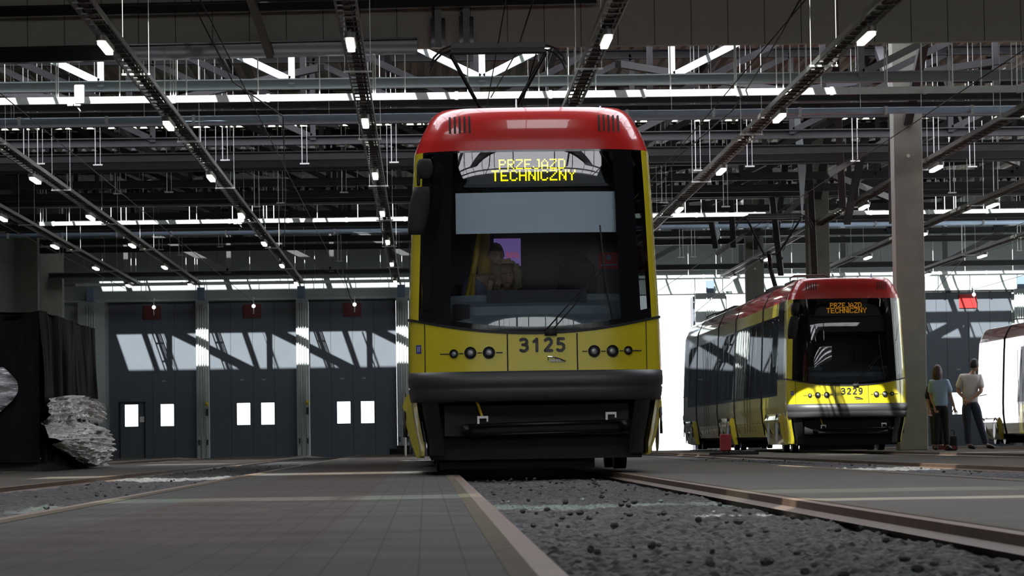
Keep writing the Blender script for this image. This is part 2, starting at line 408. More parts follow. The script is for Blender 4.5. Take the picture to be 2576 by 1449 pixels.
# ------------------------------------------------------------------ gates
def gate(t, idx, wins, open_=False, sign=True):
    root = bpy.data.objects.new('door_%d' % idx, None); C.objects.link(root); root.location = (t, YW-.05, gz(YW)); root['kind'] = 'structure'
    top = GTOP - gz(YW)
    if open_:
        for s in (-1, 1):
            b = MB(); b.box(s*GW-.05 - (.0 if s > 0 else -.0), s*GW+.05, .2, 1.7, .02, top-.05); b.build('gate_leaf', 'gate', root)
        return root
    lw0 = 2*GW/4
    for k in range(4):
        if idx == 1 and k == 1: continue
        x0 = -GW+k*lw0; lw = 2*lw0 if (idx == 1 and k == 0) else lw0
        b = MB(); ws = [w for w in wins if x0 < w < x0+lw]
        if ws:
            a, c = ws[0]-.235, ws[0]+.235; z0, z1 = 1.26, 2.04
            a = max(a, x0+.03); c = min(c, x0+lw-.03)
            b.box(x0+.006, a, 0, .08, .02, top-.02); b.box(c, x0+lw-.006, 0, .08, .02, top-.02); b.box(a, c, 0, .08, .02, z0); b.box(a, c, 0, .08, z1, top-.02)
            lf = b.build('gate_leaf', 'gate', root)
            p = MB(); p.box(a, c, .035, .045, z0, z1); p.build('window_pane', 'clear', lf)
        else:
            b.box(x0+.006, x0+lw-.006, 0, .08, .02, top-.02); lf = b.build('gate_leaf', 'gate', root)
        if k in (1, 2):
            h = MB(); 
            for q in range(3): h.box(x0+lw*.5-.06+q*.05, x0+lw*.5-.04+q*.05, -.02, 0, 2.85, 2.90)
            h.build('hinge', 'galv', lf)
    b = MB(); lw = lw0
    for k in range(2 if idx == 1 else 1, 4): b.box(-GW+k*lw-.012, -GW+k*lw+.012, .02, .09, .02, top-.02)
    b.box(-GW, GW, -.02, .1, top-.06, top)
    b.build('seal', 'gated', root)
    if sign:
        b = MB(); b.box(-.32, .32, -.03, -.005, top-.62, top-.12); b.build('sign_plate', 'redsign' if idx > 6 else mat('sign_dark_red', (.10, .012, .014), .6), root)
    return root
def wx(px): return P(px, 1040, YW).x
gate(TR[0], 1, [wx(331)-TR[0], wx(421)-TR[0]]); gate(TR[1], 2, [wx(613)-TR[1], wx(674)-TR[1]]); gate(TR[2], 3, [wx(865)-TR[2], wx(925)-TR[2]])
gate(TR[3], 4, []); gate(TR[4], 5, []); gate(TR[5], 6, [], True); gate(TR[6], 7, [], True); gate(TR[7], 8, [])
gate(TR[8], 9, [wx(2412)-TR[8], wx(2470)-TR[8]])
# wicket door outline on gate 1
b = MB(); xa, xb = wx(300), wx(366)
b.box(xa, xa+.05, YW-.08, YW-.05, gz(YW), 1.95); b.box(xb-.05, xb, YW-.08, YW-.05, gz(YW), 1.95); b.box(xa, xb, YW-.08, YW-.05, 1.9, 1.95)
o = tag(b.build('wicket_door_frame', 'gated'), 'dark wicket door frame set in the leftmost grey gate', 'door frame')
b = MB(); b.box(wx(352), wx(363), YW-.09, YW-.07, P(358,1062,YW).z, P(358,1048,YW).z)
tag(b.build('door_sign', 'white'), 'small white square sign beside the window of the leftmost gate', 'sign')
b = MB()
for i in range(8):
    x0 = wx(308)+i*.1; b.add([(x0, YW-.4, gz(YW)+.02), (x0+.06, YW-.4, gz(YW)+.02), (x0+.1, YW-.12, gz(YW)+.02), (x0+.04, YW-.12, gz(YW)+.02), (x0, YW-.4, gz(YW)+.0), (x0+.06, YW-.4, gz(YW)+.0)], [(0,1,2,3), (0,4,5,1)])
hz = b.build('threshold_strip', 'yblack'); tag(hz, 'yellow and black striped threshold strip at the foot of the leftmost gate', 'threshold strip')
# pillars between the gates with conduits, box and button
pil = [(TR[0]-GW-.6, .95), ((TR[0]+TR[1])/2, .45), ((TR[1]+TR[2])/2, .45), ((TR[2]+TR[3])/2, .45), ((TR[3]+TR[4])/2, .45), ((TR[4]+TR[5])/2, .45),
       ((TR[5]+TR[6])/2, 1.1), ((TR[6]+TR[7])/2, .45), ((TR[7]+TR[8])/2, .45), (TR[8]+GW+.35, .5)]
PL = ['at the far left beside the wrapped crates', 'between the first and second gates from the left', 'between the second and third gates from the left',
      'just left of the nearest tram', 'behind the nearest tram, left side', 'behind the nearest tram, right side', 'right of the open white gateway', 'behind the second tram',
      'left of the rightmost gate', 'right of the rightmost gate']
for i, (x, w) in enumerate(pil):
    z0 = gz(YW)
    r = empty('gate_pillar', (x, YW-.15, z0), 'pale grey steel gate pillar ' + PL[i], 'pillar', 'pillars between the gates')
    b = MB(); b.box(-w/2, w/2, -.02, .13, 0, GTOP-z0+.05); b.build('casing', 'pillar', r)
    for k in range(4):
        cx = -.14+k*.085
        b = MB(); b.tube([(cx, -.05, .0 if k % 2 else .9), (cx, -.05, GTOP-z0-.1-.2*(k == 3))], .014, 6); b.build('conduit', 'galv', r, True)
    b = MB(); b.box(-.16, .12, -.16, -.03, GTOP-z0+.06, GTOP-z0+.5); b.build('junction_box', 'jbox', r, bevel=.01)
    b = MB(); b.box(.1, .2, -.14, -.03, 1.95, 2.1); b.ball((.15, -.14, 2.02), .045); b.build('stop_button', 'yblack', r)
    b = MB(); b.box(.11, .19, -.1, -.03, 1.6, 1.85); b.box(-.17, -.12, -.09, -.03, .55, .75); b.box(.13, .18, -.09, -.03, .55, .75); b.build('switch_box', 'rubber', r)
# globe lamps over the gates
for i, (px, py) in enumerate(((387, 773), (638, 770), (892, 766), (2450, 741))):
    c = P(px, py, YW-.6)
    r = empty('globe_lamp', c, 'small white globe lamp on a short stem above the %s' % ['leftmost gate', 'second gate from the left', 'third gate from the left', 'rightmost gate'][i], 'lamp', 'globe lamps above the gates')
    b = MB(); b.ball((0, 0, 0), .065); b.build('globe', 'globe', r, True)
    b = MB(); b.tube([(0, 0, -.28), (0, 0, .3)], .012, 6); b.bar((0, 0, .3), (0, .5, .3), .04, .04); b.build('stem', 'white', r)

# ------------------------------------------------------------------ tracks
for i, t in enumerate(TR):
    z = -.07
    nm = ['leftmost track', 'second track from the left', 'track left of the nearest tram', 'track of the nearest tram', 'empty track right of the nearest tram', 'track of the second tram', 'track behind the columns', 'track of the rightmost tram', 'track at the right wall'][i]
    for s in (-1, 1):
        xr = t + s*.7525
        b = MB()
        for (y0, y1) in ((YB+.5, 100), (100, YW)):
            b.add([(xr-.034,y0,gz(y0)+.004),(xr+.034,y0,gz(y0)+.004),(xr+.034,y1,gz(y1)+.004),(xr-.034,y1,gz(y1)+.004),
                   (xr-.034,y0,gz(y0)-.2),(xr+.034,y0,gz(y0)-.2),(xr+.034,y1,gz(y1)-.2),(xr-.034,y1,gz(y1)-.2)], [(0,1,2,3),(0,3,7,4),(1,5,6,2),(0,4,5,1)])
        r = b.build('rail', 'railtop'); tag(r, 'rust brown steel rail, %s rail of the %s' % ('left' if s < 0 else 'right', nm), 'rail', 'tram rails in the floor')
        b = MB()
        xo = xr + s*.034; xi = xo + s*.06
        b.add([(xo,YB+.5,.006),(xi,YB+.5,.002),(xi,100,.002),(xo,100,.006)], [(0,1,2,3)])
        b.build('rail_curb', 'curb', r)
        b = MB(); xg = xr - s*.034; b.add([(xg,YB+.5,-.03),(xg,100,-.03),(xg-s*.05,100,-.045),(xg-s*.05,YB+.5,-.045)], [(0,1,2,3)]); b.build('flange_lip', 'rust', r)
# gravel beds
def bed(t, y0, y1, dx, dyf, label, amp=.05, zb=-.085):
    xs_ = [t-.718+1.436*i/dx for i in range(dx+1)]; rows = []; y = y0
    while y < y1:
        row = []
        for x in xs_:
            d = noise.voronoi(Vector((x*30, y*26, t)))[0][0]*.6+.25*noise.noise(Vector((x*9, y*7, t))); n2 = noise.noise(Vector((x*1.3, y*.9, t*3)))
            ed = min(1, (0.72-abs(x-t))/.10+.2)
            h = zb + (.55-d)*amp*1.1 + n2*.03 - .03*(1-ed)
            row.append((x, y, gz(y)+min(h, -.005 if abs(x-t) > .6 else .03)))
        rows.append(row); y += dyf(y)
    b = MB(); b.grid(rows)
    return tag(b.build('gravel_bed', 'gravel', None, False), label, 'gravel', kind='stuff')
bed(TR[3], 6, 34.5, 76, lambda y: .014+.0010*y, 'rough grey ballast gravel between the rails in front of the nearest tram', .05)
bed(TR[2], 12, 60, 40, lambda y: .03+.002*y, 'grey ballast gravel in the track left of the nearest tram', .05, -.06)
bed(TR[4], 12, 60, 40, lambda y: .03+.002*y, 'grey ballast gravel in the empty track right of the nearest tram', .05, -.06)
for i, t in enumerate(TR):
    y0 = {3: 34.3, 2: 59.8, 4: 59.8}.get(i, YB+1)
    b = MB()
    for (a, c) in ((y0, 100), (100, YW)): b.add([(t-.718,a,gz(a)-.06),(t+.718,a,gz(a)-.06),(t+.718,c,gz(c)-.06),(t-.718,c,gz(c)-.06)], [(0,1,2,3)])
    tag(b.build('ballast', 'gravel'), 'dull grey ballast filling %s' % ['the leftmost track', 'the second track from the left', 'the far end of the track left of the nearest tram', 'the track under the nearest tram', 'the far end of the empty middle track', 'the track under the second tram', 'the track behind the columns', 'the track under the rightmost tram', 'the track nearest the right wall'][i], 'gravel', kind='stuff')
# loose stones on the beds (one stuff object per bed)
def stones(t, y0, y1, n, label, x0=-.6, x1=.6):
    b = MB(); n //= 6
    for i in range(n):
        y = y0+(y1-y0)*random.random(); x = t+random.uniform(x0, x1); r = random.uniform(.007, .018)
        o = len(b.v); b.ball((x, y, -.055+r*.7+random.random()*.02), r, 6, 4, (random.uniform(.8, 1.3), random.uniform(.8, 1.3), random.uniform(.6, .9)))
        for k in range(o, len(b.v)):
            v = b.v[k]; j = noise.noise(Vector(v)*40)*.25*r; b.v[k] = (v[0]+j, v[1]-j, v[2]+j)
    return tag(b.build('loose_stones', 'gravel'), label, 'stones', kind='stuff')
stones(TR[3], 8, 33, 700, 'loose grey stones scattered over the gravel before the nearest tram')
stones(TR[2], 14, 60, 700, 'loose grey stones scattered on the left track bed')
stones(TR[4], 14, 60, 700, 'loose grey stones scattered on the right track bed')

# ------------------------------------------------------------------ columns
cols = [((2286, 700), 75.0, .60, 'nearest concrete column, right of the second tram'), ((2056, 600), 98.0, .60, 'middle concrete column behind the second tram'), ((1896, 600), 121.0, .60, 'farthest concrete column, left of the pantograph')]
cpos = []
for (px, py), Y, w, lab in cols:
    x = P(px, py, Y).x; cpos.append((x, Y))
    r = empty('concrete_column', (x, Y, gz(Y)), 'tall square grey ' + lab, 'column', 'row of concrete columns')
    b = MB(); b.box(-w/2, w/2, -w/2, w/2, 0, ROOF-gz(Y)-.05); b.build('shaft', 'conc', r, bevel=.015)
    b = MB(); b.disc((0, -w/2, P(2286, 380, 75).z*.98), (0, -1, 0), .035, .03); b.build('anchor_plug', 'fascia', r)
    for s in (-1, 1):
        b = MB(); b.bar((0, s*(w/2), 6.9), (0, s*4.2, 8.9), .18, .18); b.build('bracket_arm', 'steel', r)

# ------------------------------------------------------------------ roof steel
def truss(Y, zb_, zt, m, lab, x0=XL+.3, x1=XR-.3, node=3.6, off=1.17, wch=.2, wd_=.12, mdiag=None):
    r = empty('roof_truss', (0, Y, 0), lab, 'truss', 'roof trusses')
    b = MB(); b.ibeam((x0, 0, zb_), (x1, 0, zb_), wch, .20); b.build('bottom_chord', m, r)
    b = MB(); b.ibeam((x0, 0, zt), (x1, 0, zt), wch, .20); b.build('top_chord', m, r)
    k = math.ceil((x0-off)/node)
    while off+k*node < x1:
        x = off+k*node; v = MB(); v.bar((x, 0, zb_), (x, 0, zt), wd_, wd_); v.build('web_post', mdiag or m, r)
        for s in ((-1, 1) if k == 0 else (-1,) if k < 0 else (1,)):
            if x0 < x+s*node < x1:
                d = MB(); d.bar((x+s*.04, 0, zb_+.08), (x+s*node, 0, zt-.05), wd_, wd_*1.1); d.build('web_diagonal', mdiag or m, r)
        k += 1
    return r
tY = [67.5+6.45*k for k in range(9)]
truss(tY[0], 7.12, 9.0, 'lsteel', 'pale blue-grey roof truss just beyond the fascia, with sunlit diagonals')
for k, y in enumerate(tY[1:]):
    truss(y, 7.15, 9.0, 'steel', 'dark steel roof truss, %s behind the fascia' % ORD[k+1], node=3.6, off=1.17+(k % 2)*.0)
truss(125.5, 6.35, 8.3, 'steel', 'dark steel roof truss nearest the gate wall', node=3.6, off=.4, wd_=.16)
# intermediate dark purlins lying across the hall
k = 0
for y in [70.5+6.45*i for i in range(9)]:
    b = MB(); z = 7.3 if k % 2 else 7.05; b.ibeam((XL+.3, y, z), (XR-.3, y, z), .2, .2)
    tag(b.build('cross_beam', 'steel'), 'dark steel cross beam between trusses, %s from the fascia' % ORD[k], 'beam', 'cross beams under the roof'); k += 1
# longitudinal purlins and diagonal roof bracing
for i, x in enumerate([-11.5, -7.9, -4.3, -.7, 2.9, 6.5, 10.4, 14.2, 17.9, 21.5]):
    b = MB(); b.ibeam((x, YF+.4, 8.75), (x, YW-.1, 8.75), .14, .24)
    tag(b.build('roof_purlin', 'steel'), 'dark steel purlin running the length of the far roof, %s from the left wall' % ORD[i], 'purlin', 'long purlins under the roof')
k = 0
for (xa, xb) in ((-12.5, -2), (-2, -9), (12, 4), (4, 12.5), (20, 11)):
    for y in (72, 92, 108):
        b = MB(); b.bar((xa, y, 7.9), (xb, y+13, 7.9), .14, .14)
        tag(b.build('roof_brace', 'steel'), 'dark diagonal roof brace, %s set from the left, %s from the camera' % (ORD[k//3], ORD[k % 3]), 'brace', 'diagonal roof braces'); k += 1
# heavy girders over the column row
for i, (xa, xb, py, lab) in enumerate(((1640, 2085, 385, 'left'), (2320, 2576, 382, 'right'))):
    pa, pb = P(xa, py+4, 98), P(xb+ (0 if i == 0 else 60), py-8, 98)
    xc_ = cpos[1][0]; xa_, xb_ = (pa.x, xc_-.305) if i == 0 else (xc_+.305, pb.x); b = MB(); b.ibeam((xa_, 98, pa.z), (xb_, 98, pa.z), .3, .28)
    tag(b.build('girder', 'steel'), 'thick black girder meeting the middle column from the %s' % lab, 'girder')
# v-shaped dark struts right of the tram
k = 0
for (x0, y0, x1, y1, Y) in ((2240, 110, 2245, 560, 80), (2100, 110, 2120, 520, 84), (2160, 180, 2200, 110, 80), (2180, 330, 2130, 560, 86), (2030, 280, 2050, 690, 95), (1935, 420, 1965, 690, 100),
                            (1975, 420, 1950, 600, 100), (2330, 110, 2420, 330, 82), (2500, 130, 2390, 380, 84), (2350, 330, 2560, 410, 90), (2340, 560, 2560, 470, 104), (2090, 440, 2290, 520, 90), (1830, 330, 1845, 620, 104), (1780, 500, 1800, 620, 110)):
    b = MB(); pa, pb = P(x0, y0, Y), P(x1, y1, Y+2); pa, pb = (pb, pa) if pb.z > pa.z else (pa, pb); pa = pb.lerp(pa, min(1, (ROOF-.10-pb.z)/(pa.z-pb.z))); b.bar(pa, pb, .16, .16)
    tag(b.build('bracing_strut', 'steel'), 'dark steel bracing strut ' + ['rising between the columns', 'just left of the nearest column, steep', 'leaning right toward the nearest column', 'leaning left under the fascia', 'steep beside the middle column', 'steep left of the middle column', 'leaning left of the middle column', 'leaning right of the nearest column', 'leaning left at upper right', 'nearly level at the right edge', 'low, slanting up to the right edge', 'crossing from the middle to the nearest column', 'upright left of the farthest column', 'upright above the open gateway'][k], 'strut', 'struts by the columns'); k += 1
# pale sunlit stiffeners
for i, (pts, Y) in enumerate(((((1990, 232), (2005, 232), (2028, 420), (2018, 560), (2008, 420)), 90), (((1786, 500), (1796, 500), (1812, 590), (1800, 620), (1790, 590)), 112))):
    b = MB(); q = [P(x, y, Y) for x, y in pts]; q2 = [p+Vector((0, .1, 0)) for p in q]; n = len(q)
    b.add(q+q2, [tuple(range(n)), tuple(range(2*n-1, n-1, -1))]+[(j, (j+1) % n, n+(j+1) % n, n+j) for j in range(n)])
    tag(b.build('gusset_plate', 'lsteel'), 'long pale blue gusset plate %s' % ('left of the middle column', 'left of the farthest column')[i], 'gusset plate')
for i, (x0, y0, x1, y1, Y) in enumerate(((2085, 440, 2245, 343, 84), (1960, 555, 2030, 487, 93.6), (1800, 640, 1872, 592, 112))):
    b = MB(); b.bar(P(x0, y0, Y), P(x1, y1, Y), .10, .14)
    tag(b.build('beam_strut', 'tray'), 'pale slanting steel channel %s' % ('between the two nearest columns', 'left of the middle column', 'left of the farthest column')[i], 'channel')

# near side of the fascia
b = MB(); pa = P(0, 165, YF-.2); pb = P(1050, 118, YF-.2); b.ibeam((XL, YF-.2, pa.z+.09), (pb.x, YF-.2, pb.z+.02), .25, .26)
tag(b.build('fascia_beam', 'black'), 'black steel beam along the lower edge of the fascia at left', 'beam')
b = MB(); pa = P(0, 42, YF-.6); pb = P(1500, -4, YF-.6); b.ibeam((XL, YF-.6, pa.z), (pb.x, YF-.6, pb.z), .2, .18)
tag(b.build('fascia_beam', 'black'), 'black steel beam crossing the upper fascia at the top left', 'beam')
for i, (px, y1) in enumerate(((1101, 120), (1172, 116))):
    r = empty('hanger_post', P(px, 0, YF-.3), 'grey steel hanger post on the fascia, %s of the pair above the tram' % ('left', 'right')[i], 'post')
    z = P(px, y1, YF-.3).z-P(px, 0, YF-.3).z
    b = MB(); b.box(-.055, .055, -.05, .0, z, 1.2); b.build('post', 'tray', r)
    b = MB(); b.box(-.12, .12, .0, .1, z, z+.5); b.box(-.1, -.055, -.02, .0, z, 1.2); b.build('backing', 'black', r)
b = MB(); b.bar(P(610, -60, YF-4), P(680, 140, YF-.3), .12, .1); tag(b.build('slanting_channel', 'tray'), 'grey slanting channel bar over the fascia at upper left', 'channel')

# rods: sunlit hangers
def rods(lst, Y, y1, lab, zt=ROOF-.02, r_=.012):
    for i, px in enumerate(lst):
        yb = y1(px) if callable(y1) else y1
        p = P(px, yb, Y)
        yield (p.x, p.z)
def crosspipe(name, Y, pa, pb, shape, m, lab, cat, rodpx, r_=.05, rodr=.011, x0=None, x1=None):
    a, c = P(*pa, Y), P(*pb, Y)
    if x0 is not None: 
        t = (x0-a.x)/(c.x-a.x); a = a.lerp(c, t) if t < 0 else a
    z = (a.z+c.z)/2
    r = empty(name, (0, Y, z), lab, cat)
    X0 = XL+.05 if x0 is None else x0; X1 = XR-.1 if x1 is None else x1
    b = MB()
    if shape == 'box': b.box(X0, X1, -.06, .06, -r_, r_)
    else: b.tube([(X0, 0, 0), (X1, 0, 0)], r_, 12)
    b.build('run', m, r, shape != 'box')
    x = X0+.4
    while x < X1: b = MB(); b.box(x-.03, x+.03, -.075, .075, -r_-.012, r_+.012); b.build('clamp', 'galv', r); x += 1.7
    for px in rodpx:
        x = P(px, 300, Y).x
        b = MB(); b.tube([(x, 0, 0), (x, 0, ROOF-z-.03)], rodr, 6, False); b.build('hanger_rod', 'rod', r, True)
    return r
crosspipe('cable_channel', 64.5, (0, 261), (2576, 218), 'box', 'galv', 'bright white cable channel crossing the hall just behind the fascia', 'channel',
          [142, 147, 302, 390, 415, 430, 437, 443, 470, 650, 805, 940, 945, 1020, 1178, 1357, 1430, 1448, 1465, 1475, 1500, 1688, 1850, 1853, 1955, 1972, 1990, 2012, 2030, 2067, 2228, 2233, 2320, 2390, 2398, 2470, 2547, 2560], .062, .0125)
crosspipe('skylit_pipe', 70.0, (0, 310), (2576, 270), 'tube', 'bpipe', 'ventilation pipe, its colour tinted blue by sky light, crossing the hall in front of the tram roof', 'pipe', [28, 35, 200, 363, 540, 700, 828, 1690, 1790, 2165, 2318, 2500], .068, .006)
crosspipe('cable_channel', 104.0, (0, 568), (2576, 527), 'box', 'galv', 'bright white cable channel crossing the middle of the far hall', 'channel',
          [100, 106, 114, 172, 254, 277, 302, 315, 358, 474, 492, 582, 632, 660, 668, 686, 795, 897, 985, 1700, 1720, 1760, 1798, 1850, 1933, 1962, 2125, 2160, 2180, 2350, 2372, 2395, 2400, 2470, 2510], .055, .012, x0=P(100, 560, 104).x)
crosspipe('cable_channel', 128.2, (190, 718), (2576, 683), 'box', 'galv', 'bright cable channel fixed along the top of the gate wall', 'channel',
          [254, 326, 338, 464, 486, 492, 624, 700, 738, 762, 787, 868, 952, 992, 1006, 1725, 1795, 1985, 2105, 2340, 2420, 2540], .05, .013, x0=P(190, 718, 128.2).x)
crosspipe('skylit_pipe', 112.0, (200, 590), (2576, 560), 'tube', 'bpipe', 'dim pipe, its colour tinted the same sky-light blue, crossing the far hall below the trusses', 'pipe', [600, 760, 2100, 2500], .07, .006)
# extra thin hanger clusters, each a frame of its own
k = 0
for Y, lst, yb in ((80.0, [60, 95, 240, 505, 560, 760, 985, 1750, 1880, 2145, 2350, 2440], 420), (90.0, [170, 290, 420, 580, 640, 700, 860, 1665, 1820, 2110, 2390, 2500], 500), (118.0, [150, 400, 450, 550, 850, 1710, 1740, 2060, 2420, 2560], 640)):
    for px in lst:
        p = P(px, yb+random.uniform(-20, 20), Y); b = MB(); b.tube([(p.x, Y, p.z), (p.x, Y, ROOF)], .010, 6, False); b.tube([(p.x+.11, Y, p.z), (p.x+.11, Y, ROOF)], .006, 6, False)
        b.box(p.x-.05, p.x+.16, Y-.03, Y+.03, p.z-.02, p.z+.01)
        k += 1
        tag(b.build('hanger_bracket', 'rod', None), 'thin twin-rod ceiling hanger bracket in the %s row, %s from the left' % ({80.0: 'nearest', 90.0: 'middle', 118.0: 'farthest'}[Y], ORD[lst.index(px)]), 'hanger', 'rod hangers under the far roof')
# lamp rows
rowsX = [-10.2, -8.06, -4.4, -.97, 2.62, 6.28, 10.8, 13.95, 17.55]
ZL = 5.92
lproto = None
for i, x in enumerate(rowsX):
    r = empty('cable_tray', (x, 40, ZL+.20), 'long ladder cable tray carrying lamps down the hall, %s row from the left' % ORD[i], 'cable tray', 'cable trays with lamps')
    b = MB(); L_ = YW-.5-40
    y0 = 0 if i < 6 else 22
    for s in (-1, 1): b.box(s*.14-.012, s*.14+.012, y0, L_, -.03, .05)
    y = y0
    while y < L_: b.box(-.13, .13, y, y+.05, -.02, .0); y += .6
    b.build('ladder', 'tray', r)
    b = MB(); b.box(-.05, .05, y0, L_, .0, .02); b.tube([(.08, y0, .02), (.08, L_, .02)], .02, 6); b.build('cable', 'rubber', r)
    y = y0+3
    while y < L_:
        b = MB()
        for s in (-1, 1): b.tube([(s*.2, y, -.04), (s*.2, y, ROOF-ZL-.21)], .006, 5, False)
        b.box(-.22, .22, y-.02, y+.02, -.06, -.03); y += 12.35
        b.build('hanger', 'rod', r)
    for k in range(7):
        Y = 50+12.35*k
        if x > 9 and k == 0: continue
        if x < -5 and k < 1: continue
        lab = 'white oval ceiling lamp in the %s lamp row from the left, %s from the camera' % (ORD[i], ORD[k])
        if lproto is None:
            lproto = empty('ceiling_lamp', (x, Y, ZL), lab, 'lamp', 'oval lamps under the cable trays')
            b = MB(); pts = []
            def capsule(l, w, z0, z1, bb):
                n = 8; ring = [(w*math.cos(a), l+w*math.sin(a)) for a in [PI*q/n for q in range(n+1)]]+[(w*math.cos(a), -l+w*math.sin(a)) for a in [PI+PI*q/n for q in range(n+1)]]
                m_ = len(ring); bb.add([(a, c, z0) for a, c in ring]+[(a, c, z1) for a, c in ring], [tuple(range(m_-1, -1, -1)), tuple(range(m_, 2*m_))]+[(q, (q+1) % m_, m_+(q+1) % m_, m_+q) for q in range(m_)])
            capsule(.66, .052, -.05, -.005, b); b.build('diffuser', 'lamp', lproto)
            b = MB(); capsule(.70, .07, -.004, .07, b); b.box(-.02, .02, -.3, -.26, .07, .16); b.box(-.02, .02, .26, .3, .07, .16); b.build('housing', 'tray', lproto)
        else:
            c = copy_tree(lproto); c.location = (x, Y, ZL); c['label'] = lab
# heater boxes on the channels
for i, (px, py, Y) in enumerate(((201, 248, 64.3), (607, 552, 103.8))):
    r = empty('ceiling_unit', P(px, py, Y), 'white boxy unit with drooping cable on the %s' % ('bright channel at upper left', 'farther bright channel')[i], 'ceiling unit')
    s = 1 if i == 0 else 1.05
    b = MB(); b.box(-.09*s, .09*s, -.12, .02, -.1, .24*s); b.build('box', 'white', r, bevel=.02)
    b = MB(); b.box(-.22, -.12, -.1, .0, -.14, -.06); b.box(-.1, .02, -.1, .0, -.14, -.06); b.build('socket', 'white', r, bevel=.01)
    b = MB(); b.tube([(-.07+.09*math.sin(t_), -.05, -.12-.13*math.sin(t_*.5) if False else -.12-.12*math.sin(t_)) for t_ in [PI*q/10 for q in range(11)]], .014, 6); b.build('cable', 'white', r, True)
# catenary and suspension wires
def wire(pts, r_, lab, m='rubber'):
    b = MB(); b.tube(pts, r_, 6); return tag(b.build('overhead_wire', m, None, True), lab, 'wire', 'overhead wires')
for i, t in enumerate(TR):
    wire([(t, 30+0*i, 5.56), (t, 60, 5.52), (t, 95, 5.53), (t, YW, 5.5)], .008, 'dark contact wire above the %s track from the left' % ORD[i])
wire([P(470, -20, 56), P(585, 205, 60.5), P(712, 293, 66), P(718, 480, 74), P(715, 620, 104)], .012, 'thin dark stay wire dropping from the top left of the fascia')
wire([P(1345, -10, 50), P(1300, 130, 56), P(1235, 245, 62)], .012, 'thin dark twin wire slanting down above the nearest tram')
wire([P(2012, 0, 50), P(1965, 85, 56), P(1900, 190, 62), P(1845, 275, 68), P(1700, 400, 84), P(1660, 470, 92)], .014, 'thin dark wire slanting down right of the nearest tram')
wire([P(596, 420, 100), P(860, 560, 112), P(850, 640, 120), P(885, 762, 128)], .02, 'dark cable sagging to the third gate lamp')
wire([P(1745, 790, 126), P(1900, 660, 118), P(2090, 520, 100)], .01, 'thin grey wire rising from the open gateway')
wire([P(2340, 745, 124), P(2470, 600, 112), P(2576, 560, 104)], .01, 'thin wire rising to the right over the rightmost gate')

# ------------------------------------------------------------------ tram
def interp(pts, z):
    if z <= pts[0][0]: return pts[0][1]
    for (a, b_), (c, d) in zip(pts[:-1], pts[1:]):
        if z <= c: return b_+(d-b_)*(z-a)/(c-a)
    return pts[-1][1]
HW = [(.25, 1.09), (.6, 1.155), (.9, 1.18), (1.3, 1.175), (2.0, 1.145), (2.6, 1.12), (2.975, 1.10), (3.08, 1.06), (3.2, 1.0), (3.29, .95), (3.34, .91), (3.37, .87), (3.385, .84)]
HW_ = [(.25, 1.09), (.6, 1.155), (.9, 1.18), (1.3, 1.175), (2.0, 1.145), (2.6, 1.12), (2.975, 1.10), (3.08, 1.06), (3.17, 1.01), (3.26, .94), (3.32, .87), (3.36, .78), (3.39, .60)]
CZ = [(.25, .16), (.5, .10), (.65, .04), (.8, .0), (.93, .02), (1.3, .05), (1.7, .072), (2.1, .095), (2.5, .126), (2.75, .155), (2.975, .189), (3.08, .209), (3.17, .236), (3.26, .276), (3.32, .318), (3.36, .355), (3.385, .40)]
CZ_ = [(.25, .16), (.5, .10), (.65, .04), (.8, .0), (.93, .02), (1.3, .055), (1.7, .085), (2.1, .12), (2.5, .17), (2.75, .215), (2.975, .27), (3.08, .31), (3.17, .36), (3.26, .46), (3.32, .58), (3.36, .72), (3.39, .95)]
def hw(z): return interp(HW, z)
def cz(z): return interp(CZ, z)
D_, N_ = .62, 3.0; YE = 2.3
def S0(p, z):
    a = min(1, abs(p)); s = 1 if p >= 0 else -1; th = a*PI/2; w = hw(z); d = D_*(1 if z < 2.97 else max(.5, 1-(z-2.97)*.8))
    x = w*math.sin(th)**(2/N_); y = cz(z)+d*(1-max(0, math.cos(th))**(2/N_))
    if abs(p) > 1: y = y+(abs(p)-1)*(YE-y)
    return Vector((s*x, y, z))
def S(p, z, off=0.0):
    q = S0(p, z)
    if off:
        e = .01; dp = S0(p+e, z)-S0(p-e, z); dz = S0(p, z+.02)-S0(p, z-.02)
        n = dp.cross(dz).normalized()
        q = q + n*off
    return q
def pofx(x, z):
    a = (min(1, abs(x)/hw(z)))**(N_/2); return (1 if x >= 0 else -1)*math.asin(a)/(PI/2)
def zone(p0, p1, zlo, zhi, np_, nz, off=0.0, thick=0, side=1):
    b = MB(); f = lambda v, p: v(p) if callable(v) else v
    rows = []
    for j in range(nz+1):
        r = []
        for i in range(np_+1):
            p = p0+(p1-p0)*i/np_; a, c = f(zlo, p), f(zhi, p); r.append(S(p, a+(c-a)*j/nz, off))
        rows.append(r)
    b.grid(rows)
    return b
def mirror_y(b, L):      # far end of the tram: turn the shape by half a turn
    b.v = [(-x, L-y, z) for x, y, z in b.v]; return b
def zb(p):               # lower edge of the glazing
    a = min(1, abs(p)); x = math.sin(a*PI/2)**(2/N_)
    v = 1.275+.15*x*x
    return v if abs(p) <= 1 else v+.02*(abs(p)-1)
